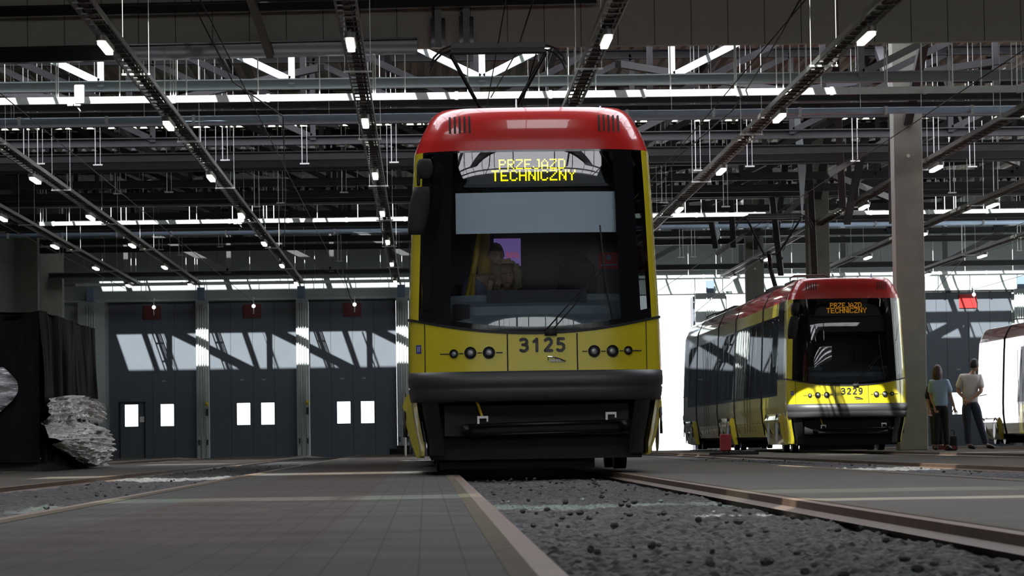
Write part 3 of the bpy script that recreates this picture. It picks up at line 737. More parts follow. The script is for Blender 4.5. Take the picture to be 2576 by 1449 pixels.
FONT5 = {'P': ["11110","10001","10001","11110","10000","10000","10000"], 'R': ["11110","10001","10001","11110","10100","10010","10001"], 'Z': ["11111","00001","00010","00100","01000","10000","11111"],
 'E': ["11111","10000","10000","11110","10000","10000","11111"], 'J': ["00011","00001","00001","00001","00001","10001","01110"], 'A': ["00100","01010","10001","10001","11111","10001","10001"],
 'D': ["11110","10001","10001","10001","10001","10001","11110"], 'T': ["11111","00100","00100","00100","00100","00100","00100"], 'C': ["01110","10001","10000","10000","10000","10001","01110"],
 'H': ["10001","10001","10001","11111","10001","10001","10001"], 'N': ["10001","11001","11001","10101","10011","10011","10001"], 'I': ["1","1","1","1","1","1","1"], 'Y': ["10001","10001","01010","00100","00100","00100","00100"]}
def ledtext(b, txt, x0, x1, z0, z1, yf):
    cols_ = sum((len(FONT5[c][0])+1) for c in txt)-1; cw = (x1-x0)/cols_; rh = (z1-z0)/7; x = x0
    for c in txt:
        g = FONT5[c]
        for r in range(7):
            for q, ch in enumerate(g[r]):
                if ch == '1':
                    for sx in (0, 1):
                        for sz in (0, 1):
                            cx = x+(q+.25+.5*sx)*cw; cz_ = z1-(r+.25+.5*sz)*rh; h = .205*cw; k = .205*rh
                            y = yf(cx, cz_)
                            b.add([(cx-h, y, cz_-k), (cx+h, y, cz_-k), (cx+h, y, cz_+k), (cx-h, y, cz_+k)], [(0,1,2,3)])
        x += (len(g[0])+1)*cw
DIG = {'3': [[(0,.93),(.25,1),(.65,1),(.95,.86),(.95,.66),(.6,.53),(.3,.53)],[(.6,.53),(1,.40),(1,.16),(.65,0),(.25,0),(0,.07)]], '1': [[(.15,.78),(.6,1),(.6,0)]],
 '2': [[(.02,.88),(.3,1),(.7,1),(.97,.84),(.95,.62),(.0,.02)],[(0,.0),(1,.0)]], '5': [[(.95,1),(.15,1)],[(.15,1),(.12,.56)],[(.12,.58),(.6,.60),(.97,.45),(.97,.17),(.65,0),(.25,0),(0,.07)]],
 '9': [[(.95,.5),(.6,.40),(.25,.43),(.03,.6),(.05,.86),(.35,1),(.68,1),(.95,.86),(.97,.6),(.93,.25),(.65,.02),(.15,.0)]], '0': [[(.5,0),(.1,.15),(0,.5),(.1,.85),(.5,1),(.9,.85),(1,.5),(.9,.15),(.5,0)]]}
def digits(b, txt, cx, cz_, h, w, t, fn):
    pitch_ = w*1.08+t*.6; x0 = cx-(pitch_*len(txt)-w*.08-t*.6)/2
    for c in txt:
        ww = w-t; hh = h-t
        for pl in DIG[c]:
            q = [(x0+t/2+u*ww, cz_-h/2+t/2+v*hh) for u, v in pl]
            for (ax, az), (bx, bz) in zip(q[:-1], q[1:]):
                L_ = math.hypot(bx-ax, bz-az); nx, nz = -(bz-az)/L_*t/2, (bx-ax)/L_*t/2
                b.add([fn(ax+nx, az+nz), fn(ax-nx, az-nz), fn(bx-nx, bz-nz), fn(bx+nx, bz+nz)], [(0,1,2,3)])
            for (ax, az) in q: b.add([fn(ax+t/2*math.cos(k*PI/4), az+t/2*math.sin(k*PI/4)) for k in range(8)], [tuple(range(8))])
        x0 += pitch_
LT = 29.0
JT = [5.5, 12.1, 16.9, 23.5]
def make_tram(loc, label, number, led='led', cab=True, detail=True):
    T = empty('tram', loc, label, 'tram', None)
    ends = (0, 1)
    for e in ends:
        fix = (lambda b: mirror_y(b, LT)) if e else (lambda b: b)
        B = lambda b, n, m, par=T, sm=True: fix(b).build(n, m, par, sm)
        # red front cap, closed on top
        b = zone(-2, 2, 2.975, 3.385, 64, 16)
        top = [S(-2+4*i/64, 3.385) for i in range(65)]
        back = [Vector((v.x*(1 if abs(v.x) > .59 else 1), max(v.y, YE), 3.40 if abs(v.x) < .55 else 3.39)) for v in top]
        b.grid([top, back]); cap = B(b, 'roof_cap', 'red')
        for cx in (-.76, .62):
            v = MB()
            for k in range(5):
                x = cx+k*.045; zs = [3.14, 3.20, 3.27, 3.30]
                rows = [[S(pofx(x-.009, z), z, .006), S(pofx(x+.009, z), z, .006)] for z in zs]; v.grid(rows)
            B(v, 'vent_slots', 'void', cap, False)
        # glazing: frit, panes
        fr = MB()
        for (a, c) in ((-2, -1.25), (-.55, -.37), (.37, .55), (1.25, 2)):
            fr.add(*(lambda z: (z.v, z.f))(zone(a, c, zb, 2.975, 12, 14)))
        for (a, c) in ((-.69, -.55), (-.37, .37), (.55, .69)):
            fr.add(*(lambda z: (z.v, z.f))(zone(a, c, zb, lambda p: zb(p)+(.06 if abs(p) < .5 else .10), 16, 2)))
            fr.add(*(lambda z: (z.v, z.f))(zone(a, c, 2.955, 2.975, 16, 1)))
        B(fr, 'glazing_frame', 'frit')
        lo = lambda p: zb(p)+(.06 if abs(p) < .5 else .10)
        B(zone(-.37, .37, lo, 2.955, 30, 24), 'windshield', 'glass')
        B(zone(-.69, -.55, lo, 2.955, 8, 16), 'corner_window', 'glass'); B(zone(.55, .69, lo, 2.955, 8, 16), 'corner_window', 'glass')
        B(zone(-1.25, -.69, zb, 2.975, 14, 16), 'corner_post', 'yellow'); B(zone(.69, 1.25, zb, 2.975, 14, 16), 'corner_post', 'yellow')
        # trim line between glass and nose, front panels
        nose = B(zone(-2, 2, .93, zb, 72, 6), 'front_panel', 'yellow')
        sm_ = MB()
        for x in (-.265, .375):
            rows = [[S(pofx(x-.006, z), z, .004), S(pofx(x+.006, z), z, .004)] for z in [.93+.34*q/8 for q in range(9)]]; sm_.grid(rows)
        for x in (-1.02, 1.02):
            rows = [[S(pofx(x-.004, z), z, .004), S(pofx(x+.004, z), z, .004)] for z in [.93+.45*q/8 for q in range(9)]]; sm_.grid(rows)
        B(sm_, 'panel_seam', 'void', nose, False)
        rows = [[S(-2+4*i/72, zb(-2+4*i/72)-.012, .010) for i in range(73)], [S(-2+4*i/72, zb(-2+4*i/72)+.012, .012) for i in range(73)]]
        bb = MB(); bb.grid(rows); B(bb, 'glazing_seal', 'rubber', nose)
        # bumper with a groove
        prof = [(.93, .0), (.925, .014), (.86, .020), (.80, .022), (.785, .010), (.77, .022), (.70, .020), (.66, .012), (.64, -.03)]
        rows = [[S(-.88+1.76*i/60, z, o_) for i in range(61)] for z, o_ in prof]; bb = MB(); bb.grid(rows)
        for k in (0, 60): bb.add([r[k] for r in rows]+[S((-.88, .88)[k > 0], .79, -.05)], [tuple(range(len(rows)+1))])
        bump = B(bb, 'bumper', 'bumper')
        # lower body behind the bumper
        B(zone(-2, -.76, .16, .93, 14, 8), 'lower_skirt', 'yellow'); B(zone(.76, 2, .16, .93, 14, 8), 'lower_skirt', 'yellow')
        B(zone(-.76, -.5, .16, .66, 8, 5, -.03), 'corner_skirt', 'black'); B(zone(.5, .76, .16, .66, 8, 5, -.03), 'corner_skirt', 'black')
        bb = MB(); bb.box(-.90, .55, .7, .9, .03, .3); bb.box(-.98, .98, .5, .7, .12, .5); B(bb, 'track_guard', 'void', T, False)
        # headlamps
        for (x, z, r_) in ((-.755, 1.095, .042), (-.605, 1.10, .058), (-.435, 1.10, .058), (.53, 1.10, .058), (.70, 1.10, .058), (.845, 1.105, .042)):
            q = S(pofx(x, z), z, -.012); n = (S(pofx(x, z), z, .1)-S(pofx(x, z), z)).normalized()
            bb = MB(); bb.tube([q, q+n*.028], [r_, r_*.96], 22, False); bb.tube([q+n*.028, q+n*.008], [r_*.96, r_*.72], 22, False); h = B(bb, 'headlamp', 'lensd')
            bb = MB(); bb.disc(q+n*.008, n, r_*.97, .008, 22, r_*.93); B(bb, 'lens_cover', 'lensd', h); bb = MB(); bb.disc(q+n*.014, n, r_*.62, .010, 20, r_*.35); B(bb, 'lens', 'lens', h)
        tr = MB()
        for (x0, x1, z) in ((-.88, -.80, 1.095), (-.71, -.67, 1.097), (-.54, -.50, 1.10), (-.37, -.31, 1.10), (.42, .465, 1.10), (.595, .635, 1.10), (.765, .80, 1.103), (.89, .97, 1.105)):
            pts = [S(pofx(x0+(x1-x0)*q/3, z), z, .004) for q in range(4)]; tr.tube(pts, .005, 6)
        B(tr, 'headlamp_trim', 'lensd')
        # chassis void, underframe, tow bar
        bb = MB(); bb.box(-.99, .99, .6, YE, .14, .90); B(bb, 'underframe', 'void', T, False)
        bb = MB(); bb.box(-.85, .85, .30, .56, .34, .62); B(bb, 'coupler_bay', 'void', T, False)
        bb = MB(); bb.tube([(-.66, .16, .43), (.82, .16, .455)], .022, 10); bb.tube([(-.6, .17, .345), (.78, .17, .37)], .012, 8)
        bb.box(-.70, -.60, .12, .24, .36, .44); bb.box(.76, .86, .12, .24, .385, .47); towb = B(bb, 'coupler_bar', 'pipeblack')
        for x, z in ((-.50, .50), (.68, .52)):
            bb = MB(); bb.box(x-.05, x+.05, .13, .15, z, z+.022); bb.box(x-.05, x-.03, .13, .15, z-.05, z); bb.box(x+.035, x+.05, .13, .15, z-.03, z); B(bb, 'bracket', 'white', towb, False)
        bb = MB(); bb.bar((-.56, .2, .68), (-.50, .22, .50), .025, .02); B(bb, 'yellow_strap', 'rail_y', towb, False)
        # wipers
        bb = MB()
        def ws(x, z, o_=.03): return S(pofx(x, z), z, o_)
        bb.tube([ws(.10, 1.31), ws(.30, 1.53), ws(.565, 1.84)], .007, 6); bb.tube([ws(.16, 1.31), ws(.36, 1.53), ws(.62, 1.85)], .006, 6)
        bb.tube([ws(.60, 2.26), ws(.625, 1.9), ws(.66, 1.6), ws(.70, 1.38)], .008, 6)
        bb.box(.08, .19, cz(1.28)-.03, cz(1.28), 1.25, 1.31)
        B(bb, 'wiper', 'void')
        # mirrors on the driver's left as seen
        bb = MB(); 
        def lens_box(cx, cy, z0, z1, w, lean, bb):
            for k in range(1):
                rows = []
                for q in range(9):
                    tt = q/8; z = z0+(z1-z0)*tt; sc = math.sin(PI*(.12+.76*tt))**.35; ww = w*sc; xo = cx+lean*(tt-.5)
                    rows.append([(xo+ww*math.cos(a)*(.5), cy+.06*math.sin(a)*sc, z) for a in [2*PI*m_/14 for m_ in range(14)]])
                bb.grid(rows, True); n = len(rows[0]); o = len(bb.v)-9*n
                bb.f.append(tuple(o+k2 for k2 in range(n))[::-1]); bb.f.append(tuple(o+8*n+k2 for k2 in range(n)))
        bm = MB(); lens_box(-1.06, .16, 2.20, 2.64, .19, .06, bm); mir = B(bm, 'mirror', 'void')
        bm = MB(); bm.tube([(-1.0, .62, 2.92), (-1.06, .35, 2.86), (-1.06, .2, 2.66)], .016, 8); bm.tube([(-1.0, .55, 2.55), (-1.05, .2, 2.5)], .012, 8); B(bm, 'mirror_arm', 'pipeblack', mir)
        bm = MB(); lens_box(-1.0, .20, 2.72, 2.90, .15, .0, bm); B(bm, 'mirror', 'void')
        # fleet number, crest and sticker
        if True:
            for q_, ch_ in enumerate(number):
              bb = MB(); digits(bb, ch_, .055+(q_-1.5)*.1124, 1.165, .137, .088, .029, lambda x, z: S(pofx(x, z), z, .004)); B(bb, 'fleet_numeral', 'num', T, False)
            bb = MB(); pts = []
            for q in range(9):
                tt = q/8; pts.append((.105+.16*tt, cz(1.05)-.012, 1.055-.045*tt*tt))
            bb.tube(pts, .0065, 6); bb.tube([(.105, cz(1.02)-.012, 1.055), (.105, cz(1.02)-.012, 1.02)], .004, 6); bb.box(.12, .24, cz(1.02)-.010, cz(1.02)-.003, 1.008, 1.014)
            for q in range(4): bb.box(.125+q*.025, .143+q*.025, cz(1.02)-.010, cz(1.02)-.003, 1.017, 1.030)
            B(bb, 'maker_emblem', 'chrome', T, False)
            bb = MB(); rows = [[S(pofx(-1.10, z), z, .003), S(pofx(-1.055, z), z, .003)] for z in (1.105, 1.185)]; bb.grid(rows); st = B(bb, 'sticker', 'blue', T, False)
            bb = MB(); rows = [[S(pofx(-1.085, z), z, .005), S(pofx(-1.08, z), z, .005)] for z in (1.12, 1.17)]; bb.grid(rows)
            rows = [[S(pofx(-1.07, z), z, .005), S(pofx(-1.065, z), z, .005)] for z in (1.12, 1.17)]; bb.grid(rows); B(bb, 'sticker_mark', 'white', st, False)
        # destination display behind the glass
        bb = MB()
        yd = lambda x, z: cz(z)+.11
        outline = [(-.62, 2.66), (-.60, 2.76), (-.50, 2.82), (.52, 2.86), (.62, 2.80), (.67, 2.66)]
        n = len(outline); vs_ = [(x, yd(x, z), z) for x, z in outline]+[(x, yd(x, z)+.2, z) for x, z in outline]
        bb.add(vs_, [tuple(range(n)), tuple(range(2*n-1, n-1, -1))]+[(k, (k+1) % n, n+(k+1) % n, n+k) for k in range(n)])
        bb.box(-.64, .70, .26, .46, 2.635, 2.66)
        ds = B(bb, 'destination_display', 'display', T, False)
        bb = MB(); ledtext(bb, 'PRZEJAZD', -.315, .30, 2.798, 2.893, lambda x, z: yd(x, z)-.018); ledtext(bb, 'TECHNICZNY', -.385, .395, 2.690, 2.792, lambda x, z: yd(x, z)-.012)
        B(bb, 'led_lettering', led, ds, False)
        
        # cab interior
        bb = MB(); bb.box(-1.02, 1.02, .25, YE, .92, .97); B(bb, 'cab_floor', 'cabin', T, False)
        bb = MB(); bb.box(-1.04, 1.04, 2.2, 2.26, .92, 2.95); B(bb, 'cab_partition', 'cabin', T, False)
        if e == 0 and cab is False:
            bb = MB(); bb.box(-.95, .95, .35, .36, 2.60, 2.64); bb.box(-.74, .74, .30, .31, 2.33, 2.62); B(bb, 'sun_blind', 'cabin', T, False)
        bb = MB(); rows = []
        for (y, z) in ((.14, 1.33), (.24, 1.40), (.42, 1.46), (.46, 1.54), (.72, 1.60), (.76, 1.66), (1.0, 1.67), (1.0, .97)):
            rows.append([(x, y+.35*(abs(x)/.9)**4, z) for x in [-.92+1.84*q/20 for q in range(21)]])
        bb.grid(rows); dsh = B(bb, 'dashboard', 'dash', T, False)
        bb = MB(); bb.box(-.44, .50, .70, 1.02, 1.655, 1.70); bb.add([(-.44,.62,1.57),(.50,.62,1.57),(.50,.70,1.70),(-.44,.70,1.70)], [(0,1,2,3)]); B(bb, 'instrument_panel', 'dashd', dsh, False)
        bb = MB(); rows = [[(.26, 1.35, 1.55), (.62, 1.35, 1.55)], [(.25, 1.38, 1.8), (.63, 1.38, 1.8)], [(.27, 1.42, 1.96), (.61, 1.42, 1.96)], [(.34, 1.44, 2.03), (.54, 1.44, 2.03)]]; bb.grid(rows)
        bb.box(.28, .60, 1.38, 1.5, 1.0, 1.98); B(bb, 'driver_seat', 'seat', T, False)
    if cab:   # things seen only through the near windshield
        bb = MB(); bb.grid([[(-.72+1.48*q/10, cz(z)+.10+.05*abs(-.5+q/10)**2*4, z) for q in range(11)] for z in (2.205, 2.40, 2.585)]); bb.build('sun_blind', 'blind', T)
        bb = MB(); bb.tube([(-.60, 1.5, 1.2), (-.55, 1.5, 1.9), (-.44, 1.5, 2.5)], .03, 10); bb.tube([(-.66, 1.45, 1.45), (-.56, 1.45, 1.9)], .022, 10); bb.box(-.5, -.38, 1.7, 1.74, 1.9, 2.6); bb.build('handrail', 'rail_y', T, True)
        bb = MB(); bb.box(-.34, -.08, 1.85, 1.9, 1.985, 2.25); sc_ = bb.build('passenger_screen', 'screen', T)
        bb = MB()
        for q in range(4): bb.box(-.22+q*.032, -.20+q*.032, 1.84, 1.848, 2.06, 2.12-.01*(q % 2))
        bb.build('screen_lettering', 'screent', sc_)
        bb = MB(); bb.box(.66, .86, 1.6, 1.63, 1.93, 2.09); rs = bb.build('warning_notice', 'redsign', T)
        bb = MB(); bb.disc((.76, 1.598, 2.04), (0, -1, 0), .025, .004); bb.box(.68, .84, 1.594, 1.598, 1.96, 1.975); bb.build('notice_mark', 'lilac', rs)
        bb = MB(); bb.box(.56, .94, 1.64, 1.68, 1.5, 2.17); bb.build('cabinet', 'dashd', T)
        bb = MB(); bb.box(-.76, -.60, .40, .46, 1.40, 1.56); bb.build('ticket_device', 'seat', T)
        bb = MB(); bb.tube([(-.34, .78, 1.60), (-.34, .78, 1.66)], [.085, .06], 14); bb.build('desk_bell', 'white', T, True)
    # modules
    mods = [(YE, JT[0]), (JT[0]+.35, JT[1]), (JT[1]+.35, JT[2]), (JT[2]+.35, JT[3]), (JT[3]+.35, LT-YE)]
    roofp = [(z, w) for z, w in HW if z >= 2.975]
    for mi, (a, c) in enumerate(mods):
        up = MB()
        for s in (-1, 1):
            low = MB()
            r1 = [(s*w, z) for z, w in ((.30, hw(.30)), (.6, hw(.6)), (.9, hw(.9)), (1.12, hw(1.12)))]
            low.grid([[(x, a, z) for x, z in r1], [(x, c, z) for x, z in r1]]); low.build('side_panel', 'yellow', T); low = MB()
            r2 = [(s*w, z) for z, w in ((2.72, hw(2.72)), (2.975, hw(2.975)))]
            low.grid([[(x, a, z) for x, z in r2], [(x, c, z) for x, z in r2]]); low.build('eaves_panel', 'yellow', T)
        rp = [(w, z) for z, w in roofp]+[(0, 3.41)]+[(-w, z) for z, w in reversed(roofp)]
        up.grid([[(x, a, z) for x, z in rp], [(x, c, z) for x, z in rp]]); up.build('roof', 'red', T, True)
        for s in (-1, 1):
            n = max(2, round((c-a)/1.35))
            for k in range(n):
                fr = MB(); pn = MB()
                y0, y1 = a+(c-a)*k/n, a+(c-a)*(k+1)/n
                zz = (1.12, 1.6, 2.1, 2.72)
                for (p, q, bb_) in ((y0, y0+.05, fr), (y1-.05, y1, fr), (y0+.05, y1-.05, pn)):
                    rr = [(s*(hw(z)+.004), z) for z in zz]; bb_.grid([[(x, p, z) for x, z in rr], [(x, q, z) for x, z in rr]])
                for z0, z1 in ((1.12, 1.17), (2.68, 2.72)): fr.grid([[(s*(hw(z)+.006), y0+.05, z) for z in (z0, z1)], [(s*(hw(z)+.006), y1-.05, z) for z in (z0, z1)]])
                fo = fr.build('window_frame', 'frit', T); pn.build('window_pane', 'tint', fo, True)
            if mi % 2 == 1:
                d = MB()
                for yy in ((a+c)/2-.65, (a+c)/2+.65, (a+c)/2): d.box(s*1.183-.004, s*1.183+.004, yy-.015, yy+.015, .4, 2.6)
                d.build('door_seal', 'rubber', fo)
        inn = MB(); inn.box(-.95, .95, a, c, .25, .95); inn.box(-.3, .3, a+.3, c-.3, .95, 1.9); inn.build('interior', 'void', T)
        if mi % 2 == 0:
            yc = {0: 3.0, 2: LT/2, 4: LT-3.0}[mi]
            for s in (-1, 1):
                cv = MB(); rows = []; pf = ((.76, 1.17), (.72, 1.215), (.64, 1.24), (.45, 1.212), (.28, 1.165), (.14, 1.115))
                for z, x_ in pf: rows.append([(s*x_, yc-1.5+3*q/16+.0, z) for q in range(17)])
                cv.grid(rows)
                for yy in (yc-1.5, yc+1.5): cv.add([(s*x_, yy, z) for z, x_ in pf]+[(s*1.04, yy, .14), (s*1.1, yy, .76)], [tuple(range(8))])
                bc = cv.build('bogie_cover', 'yellow', T, False)
                ar = MB(); pts = [(s*1.226, yc-1.15+.42*math.cos(t_), .34+.42*math.sin(t_)) for t_ in [PI*q/14 for q in range(15)]]; ar.tube(pts, .016, 6); ar.build('wheel_arch', 'rubber', bc, True); ar = MB()
                pts = [(x, yc+(y-yc+1.15)+1.15, z) for x, y, z in pts]; ar.tube(pts, .016, 6); ar.build('wheel_arch', 'rubber', bc, True)
                for dyy in (-.85, .85):
                    w = MB(); w.disc((s*.80, yc+dyy, .305), (s, 0, 0), .30, .12, 28); w.disc((s*.80-.0, yc+dyy, .305), (s, 0, 0), .14, .14, 16); w.build('wheel', 'pipeblack', T)
                    hc = MB(); hc.disc((s*1.222, yc+dyy-.1, .40), (s, 0, 0), .26, .012, 24, .22); hc.build('wheel_grille', 'silver', bc)
            u = MB(); u.box(-.75, .75, yc-1.2, yc+1.2, .14, .30); u.build('bogie_frame', 'void', T)
    for j in JT:
        bl = MB(); rp = [(hw(.3)-.03, .30), (hw(.9)-.02, .9), (hw(2.0)-.02, 2.0), (hw(2.975)-.02, 2.975)]+[(w-.02, z-.02) for z, w in roofp[1:]]+[(0, 3.39)]
        rp = rp+[(-x, z) for x, z in reversed(rp[:-1])]
        rows = []
        for q in range(11):
            f_ = .97 if q % 2 else 1.02; rows.append([(x*f_, j+.035*q, z+(.02 if (f_ > 1 and z > 2.9) else 0)) for x, z in rp])
        bl.grid(rows); bl.build('gangway_bellows', 'bellow', T)
    # roof gear
    for yy, s in ((3.2, 1), (8.6, 1), (LT-4, -1)):
        hr = MB(); hr.tube([(-.75, yy, 3.30), (-.75, yy, 3.50), (-.55, yy+.05, 3.58), (.0, yy+.05, 3.60), (.55, yy+.05, 3.58), (.75, yy, 3.50), (.75, yy, 3.30)] if yy != 3.2 else [(-.78, yy, 3.34), (-.78, yy, 3.52), (-.70, yy, 3.56), (-.1, yy, 3.57), (0, yy, 3.52), (0, yy, 3.38)], .018, 8); hr.build('roof_rail', 'pipeblack', T, True)
    for a, c, h in ((3.6, 5.2, .14), (7.0, 11.5, .16), (17.6, 22.8, .16)):
        rb = MB(); rb.box(-.7, .7, a, c, 3.36, 3.36+h); rb.build('roof_box', 'rubber', T, bevel=.03)
    an = MB(); an.box(-.26, .04, 1.5, 1.75, 3.40, 3.435); an.tube([(-.11, 1.6, 3.43), (-.11, 1.6, 3.47), (-.11, 1.6, 3.58)], [.045, .012, .006], 10); an.build('antenna', 'galv', T, True)
    for x in (.72, -.05):
        an = MB(); an.tube([(x, 2.0, 3.38), (x, 2.0, 3.45), (x, 2.0, 3.54)], [.05, .035, .008], 10); an.build('antenna_cone', 'bpipe' if x > 0 else 'rubber', T, True)
    # pantograph
    py_ = 14.2; pz = 5.50
    pb = MB(); pb.box(-.6, .6, py_-.9, py_+.9, 3.42, 3.50)
    for sx in (-.5, .5):
        for sy in (-.7, .7): pb.tube([(sx, py_+sy, 3.38), (sx, py_+sy, 3.55)], .05, 10)
    pg = pb.build('pantograph', 'pipeblack', T)
    a = MB(); a.tube([(0, py_-.7, 3.55), (-.02, py_+1.1, 4.35)], .055, 10); a.tube([(0, py_+1.1, 4.35), (-.1, py_+.35, 4.62)], .05, 10); a.build('lower_arm', 'pipeblack', pg, True)
    a = MB()
    a.tube([(-.62, py_, pz-.12), (-.16, py_+.9, 4.62), (.16, py_+.9, 4.62), (.62, py_, pz-.12)], .026, 8); a.tube([(-.16, py_+.9, 4.62), (-.28, py_+.9, 4.52), (-.2, py_+.9, 4.42)], .018, 8); a.tube([(.16, py_+.9, 4.62), (.28, py_+.9, 4.52), (.2, py_+.9, 4.42)], .018, 8)
    a.tube([(.5, py_, pz-.12), (.30, py_+1.0, 4.7)], .01, 6)
    a.build('upper_arm', 'pipeblack', pg, True)
    a = MB()
    for yy, zz in ((py_-.18, pz), (py_+.18, pz-.02)):
        a.box(-.62, .62, yy-.03, yy+.03, zz-.05, zz+.02)
        for s in (-1, 1): a.tube([(s*.62, yy, zz-.02), (s*.74, yy, zz-.06), (s*.85, yy, zz-.17), (s*.89, yy, zz-.28)], .014, 8)
    a.tube([(-.62, py_-.18, pz-.12), (.62, py_-.18, pz-.12)], .015, 8); a.tube([(-.6, py_-.18, pz-.1), (-.6, py_+.18, pz-.1)], .02, 8); a.tube([(.6, py_-.18, pz-.1), (.6, py_+.18, pz-.1)], .02, 8)
    a.build('collector_head', 'pipeblack', pg)
    return T
T1 = make_tram((TR[3], 32.75, .02), 'large yellow tram with red roof and number 3125 facing the camera', '3125')
T2 = make_tram((TR[5], 69.2, .02), 'yellow tram with red roof and number 3229, sunlit nose, behind to the right', '3229', led='led2', cab=False)
T3 = make_tram((17.5, 77.0, .02), 'glossy tram cut by the right edge of the picture', '3130', led='led2', cab=False)

# ------------------------------------------------------------------ people
def skin_obj(name, nodes, edges, m, parent, sub=2, root=0):
    me = bpy.data.meshes.new(name); me.from_pydata([n[0] for n in nodes], edges, []); me.update()
    o = bpy.data.objects.new(name, me); C.objects.link(o); o.parent = parent
    sk = o.modifiers.new('skin', 'SKIN'); sk.use_smooth_shade = True
    if not me.skin_vertices: pass
    for i, n in enumerate(nodes):
        r = n[1] if isinstance(n[1], tuple) else (n[1], n[1]); me.skin_vertices[0].data[i].radius = r; me.skin_vertices[0].data[i].use_root = (i == root)
    ss = o.modifiers.new('sub', 'SUBSURF'); ss.levels = sub; ss.render_levels = sub
    me.materials.append(M[m]); return o
def head_mesh(c, face, sc=1.0, up=Vector((0, 0, 1))):
    """c head centre, face = direction; returns MB with brow, nose, cheeks, lips, chin and ears"""
    f = Vector(face).normalized(); r = f.cross(up).normalized(); u = r.cross(f).normalized(); b = MB(); rows = []
    nu, nv = 56, 44
    g = lambda x, z, cx, cz_, sx, sz: math.exp(-((x-cx)/sx)**2-((z-cz_)/sz)**2)
    for i in range(nv+1):
        a = PI*i/nv; row = []
        for k in range(nu):
            t = 2*PI*k/nu; x = math.sin(a)*math.sin(t)*.074; y = math.sin(a)*math.cos(t)*.095; z = math.cos(a)*.115
            if z < -.02: q = (-.02-z)/.095; x *= 1-.34*q; y = y*(1-.22*q)+.020*q
            if y > .02:
                y += .022*g(x, z, 0, -.022, .012, .018)+.010*g(x, z, 0, .002, .009, .022)          # nose
                y -= .011*(g(x, z, .030, .012, .016, .011)+g(x, z, -.030, .012, .016, .011))        # eye sockets
                y += .006*g(x, z, 0, .034, .045, .010)                                             # brow
                y += .005*(g(x, z, .038, -.022, .016, .016)+g(x, z, -.038, -.022, .016, .016))      # cheeks
                y += .006*g(x, z, 0, -.056, .022, .006)+.006*g(x, z, 0, -.068, .018, .006)-.005*g(x, z, 0, -.0625, .022, .003)
                y += .007*g(x, z, 0, -.098, .020, .012)                                            # chin
            row.append(Vector(c)+(r*x+f*y+u*z)*sc)
        rows.append(row)
    b.grid(rows, True)
    for s in (-1, 1):
        p = Vector(c)+(r*s*.074+u*-.008)*sc; b.ball(p, .024*sc, 10, 8, (.35, .7, 1.25))
        b.tube([p+(f*.008+u*.022)*sc, p-(f*.012-u*.016)*sc, p-(f*.014+u*.006)*sc, p+(f*.002-u*.026)*sc], .005*sc, 6)
    return b, f, r, u
def hair_mass(c, f, r, u, rad=.145, disp=.022, drop=.06):
    """full head of curls with the face left open"""
    b = MB(); nu, nv = 72, 50; vs_ = []
    for i in range(nv+1):
        a = PI*i/nv
        for k in range(nu):
            t = 2*PI*k/nu; x = math.sin(a)*math.sin(t)*rad*.98; y = math.sin(a)*math.cos(t)*rad*.86-.02; z = math.cos(a)*rad*1.05
            if z < 0: z *= 1+drop/rad
            p = Vector((x, y, z)); n = noise.noise(p*26)+.6*noise.noise(p*55+Vector((3, 1, 7))); p += p.normalized()*(n*disp+.010*math.sin(z*120+8*noise.noise(p*12)))
            vs_.append(p)
    fs = []
    for i in range(nv):
        for k in range(nu):
            q = (i*nu+k, i*nu+(k+1) % nu, (i+1)*nu+(k+1) % nu, (i+1)*nu+k); m_ = (vs_[q[0]]+vs_[q[2]])/2
            if m_.y > .0 and abs(m_.x) < .066-.25*max(0, m_.z-.03) and m_.z < .082: continue
            fs.append(q)
    b.add([Vector(c)+r*p.x+f*p.y+u*p.z for p in vs_], fs); return b
def face_parts(c, f, r, u, parent, sc=1.0, lips=True):
    e = MB(); w = MB(); bw = MB(); c = Vector(c)
    for s in (-1, 1):
        w.ball(c+(r*s*.030+f*.0745+u*.012)*sc, .0098*sc, 12, 8, (1, 1, .8)); e.ball(c+(r*s*.030+f*.0808+u*.012)*sc, .0058*sc, 10, 8)
        bw.tube([c+(r*s*.014+f*.094+u*.030)*sc, c+(r*s*.030+f*.092+u*.036)*sc, c+(r*s*.046+f*.080+u*.030)*sc], .0028*sc, 6)
    w.build('eye_whites', 'white', parent, True); e.build('eyes', 'eye', parent, True); bw.build('eyebrows', 'hairred', parent, True)
    m_ = MB(); m_.tube([c+(r*-.022+f*.083-u*.0625)*sc, c+(r*-.008+f*.096-u*.060)*sc, c+(r*.008+f*.096-u*.060)*sc, c+(r*.022+f*.083-u*.0625)*sc], [.002*sc, .0045*sc, .0045*sc, .002*sc], 8); m_.build('mouth', 'lip', parent, True)
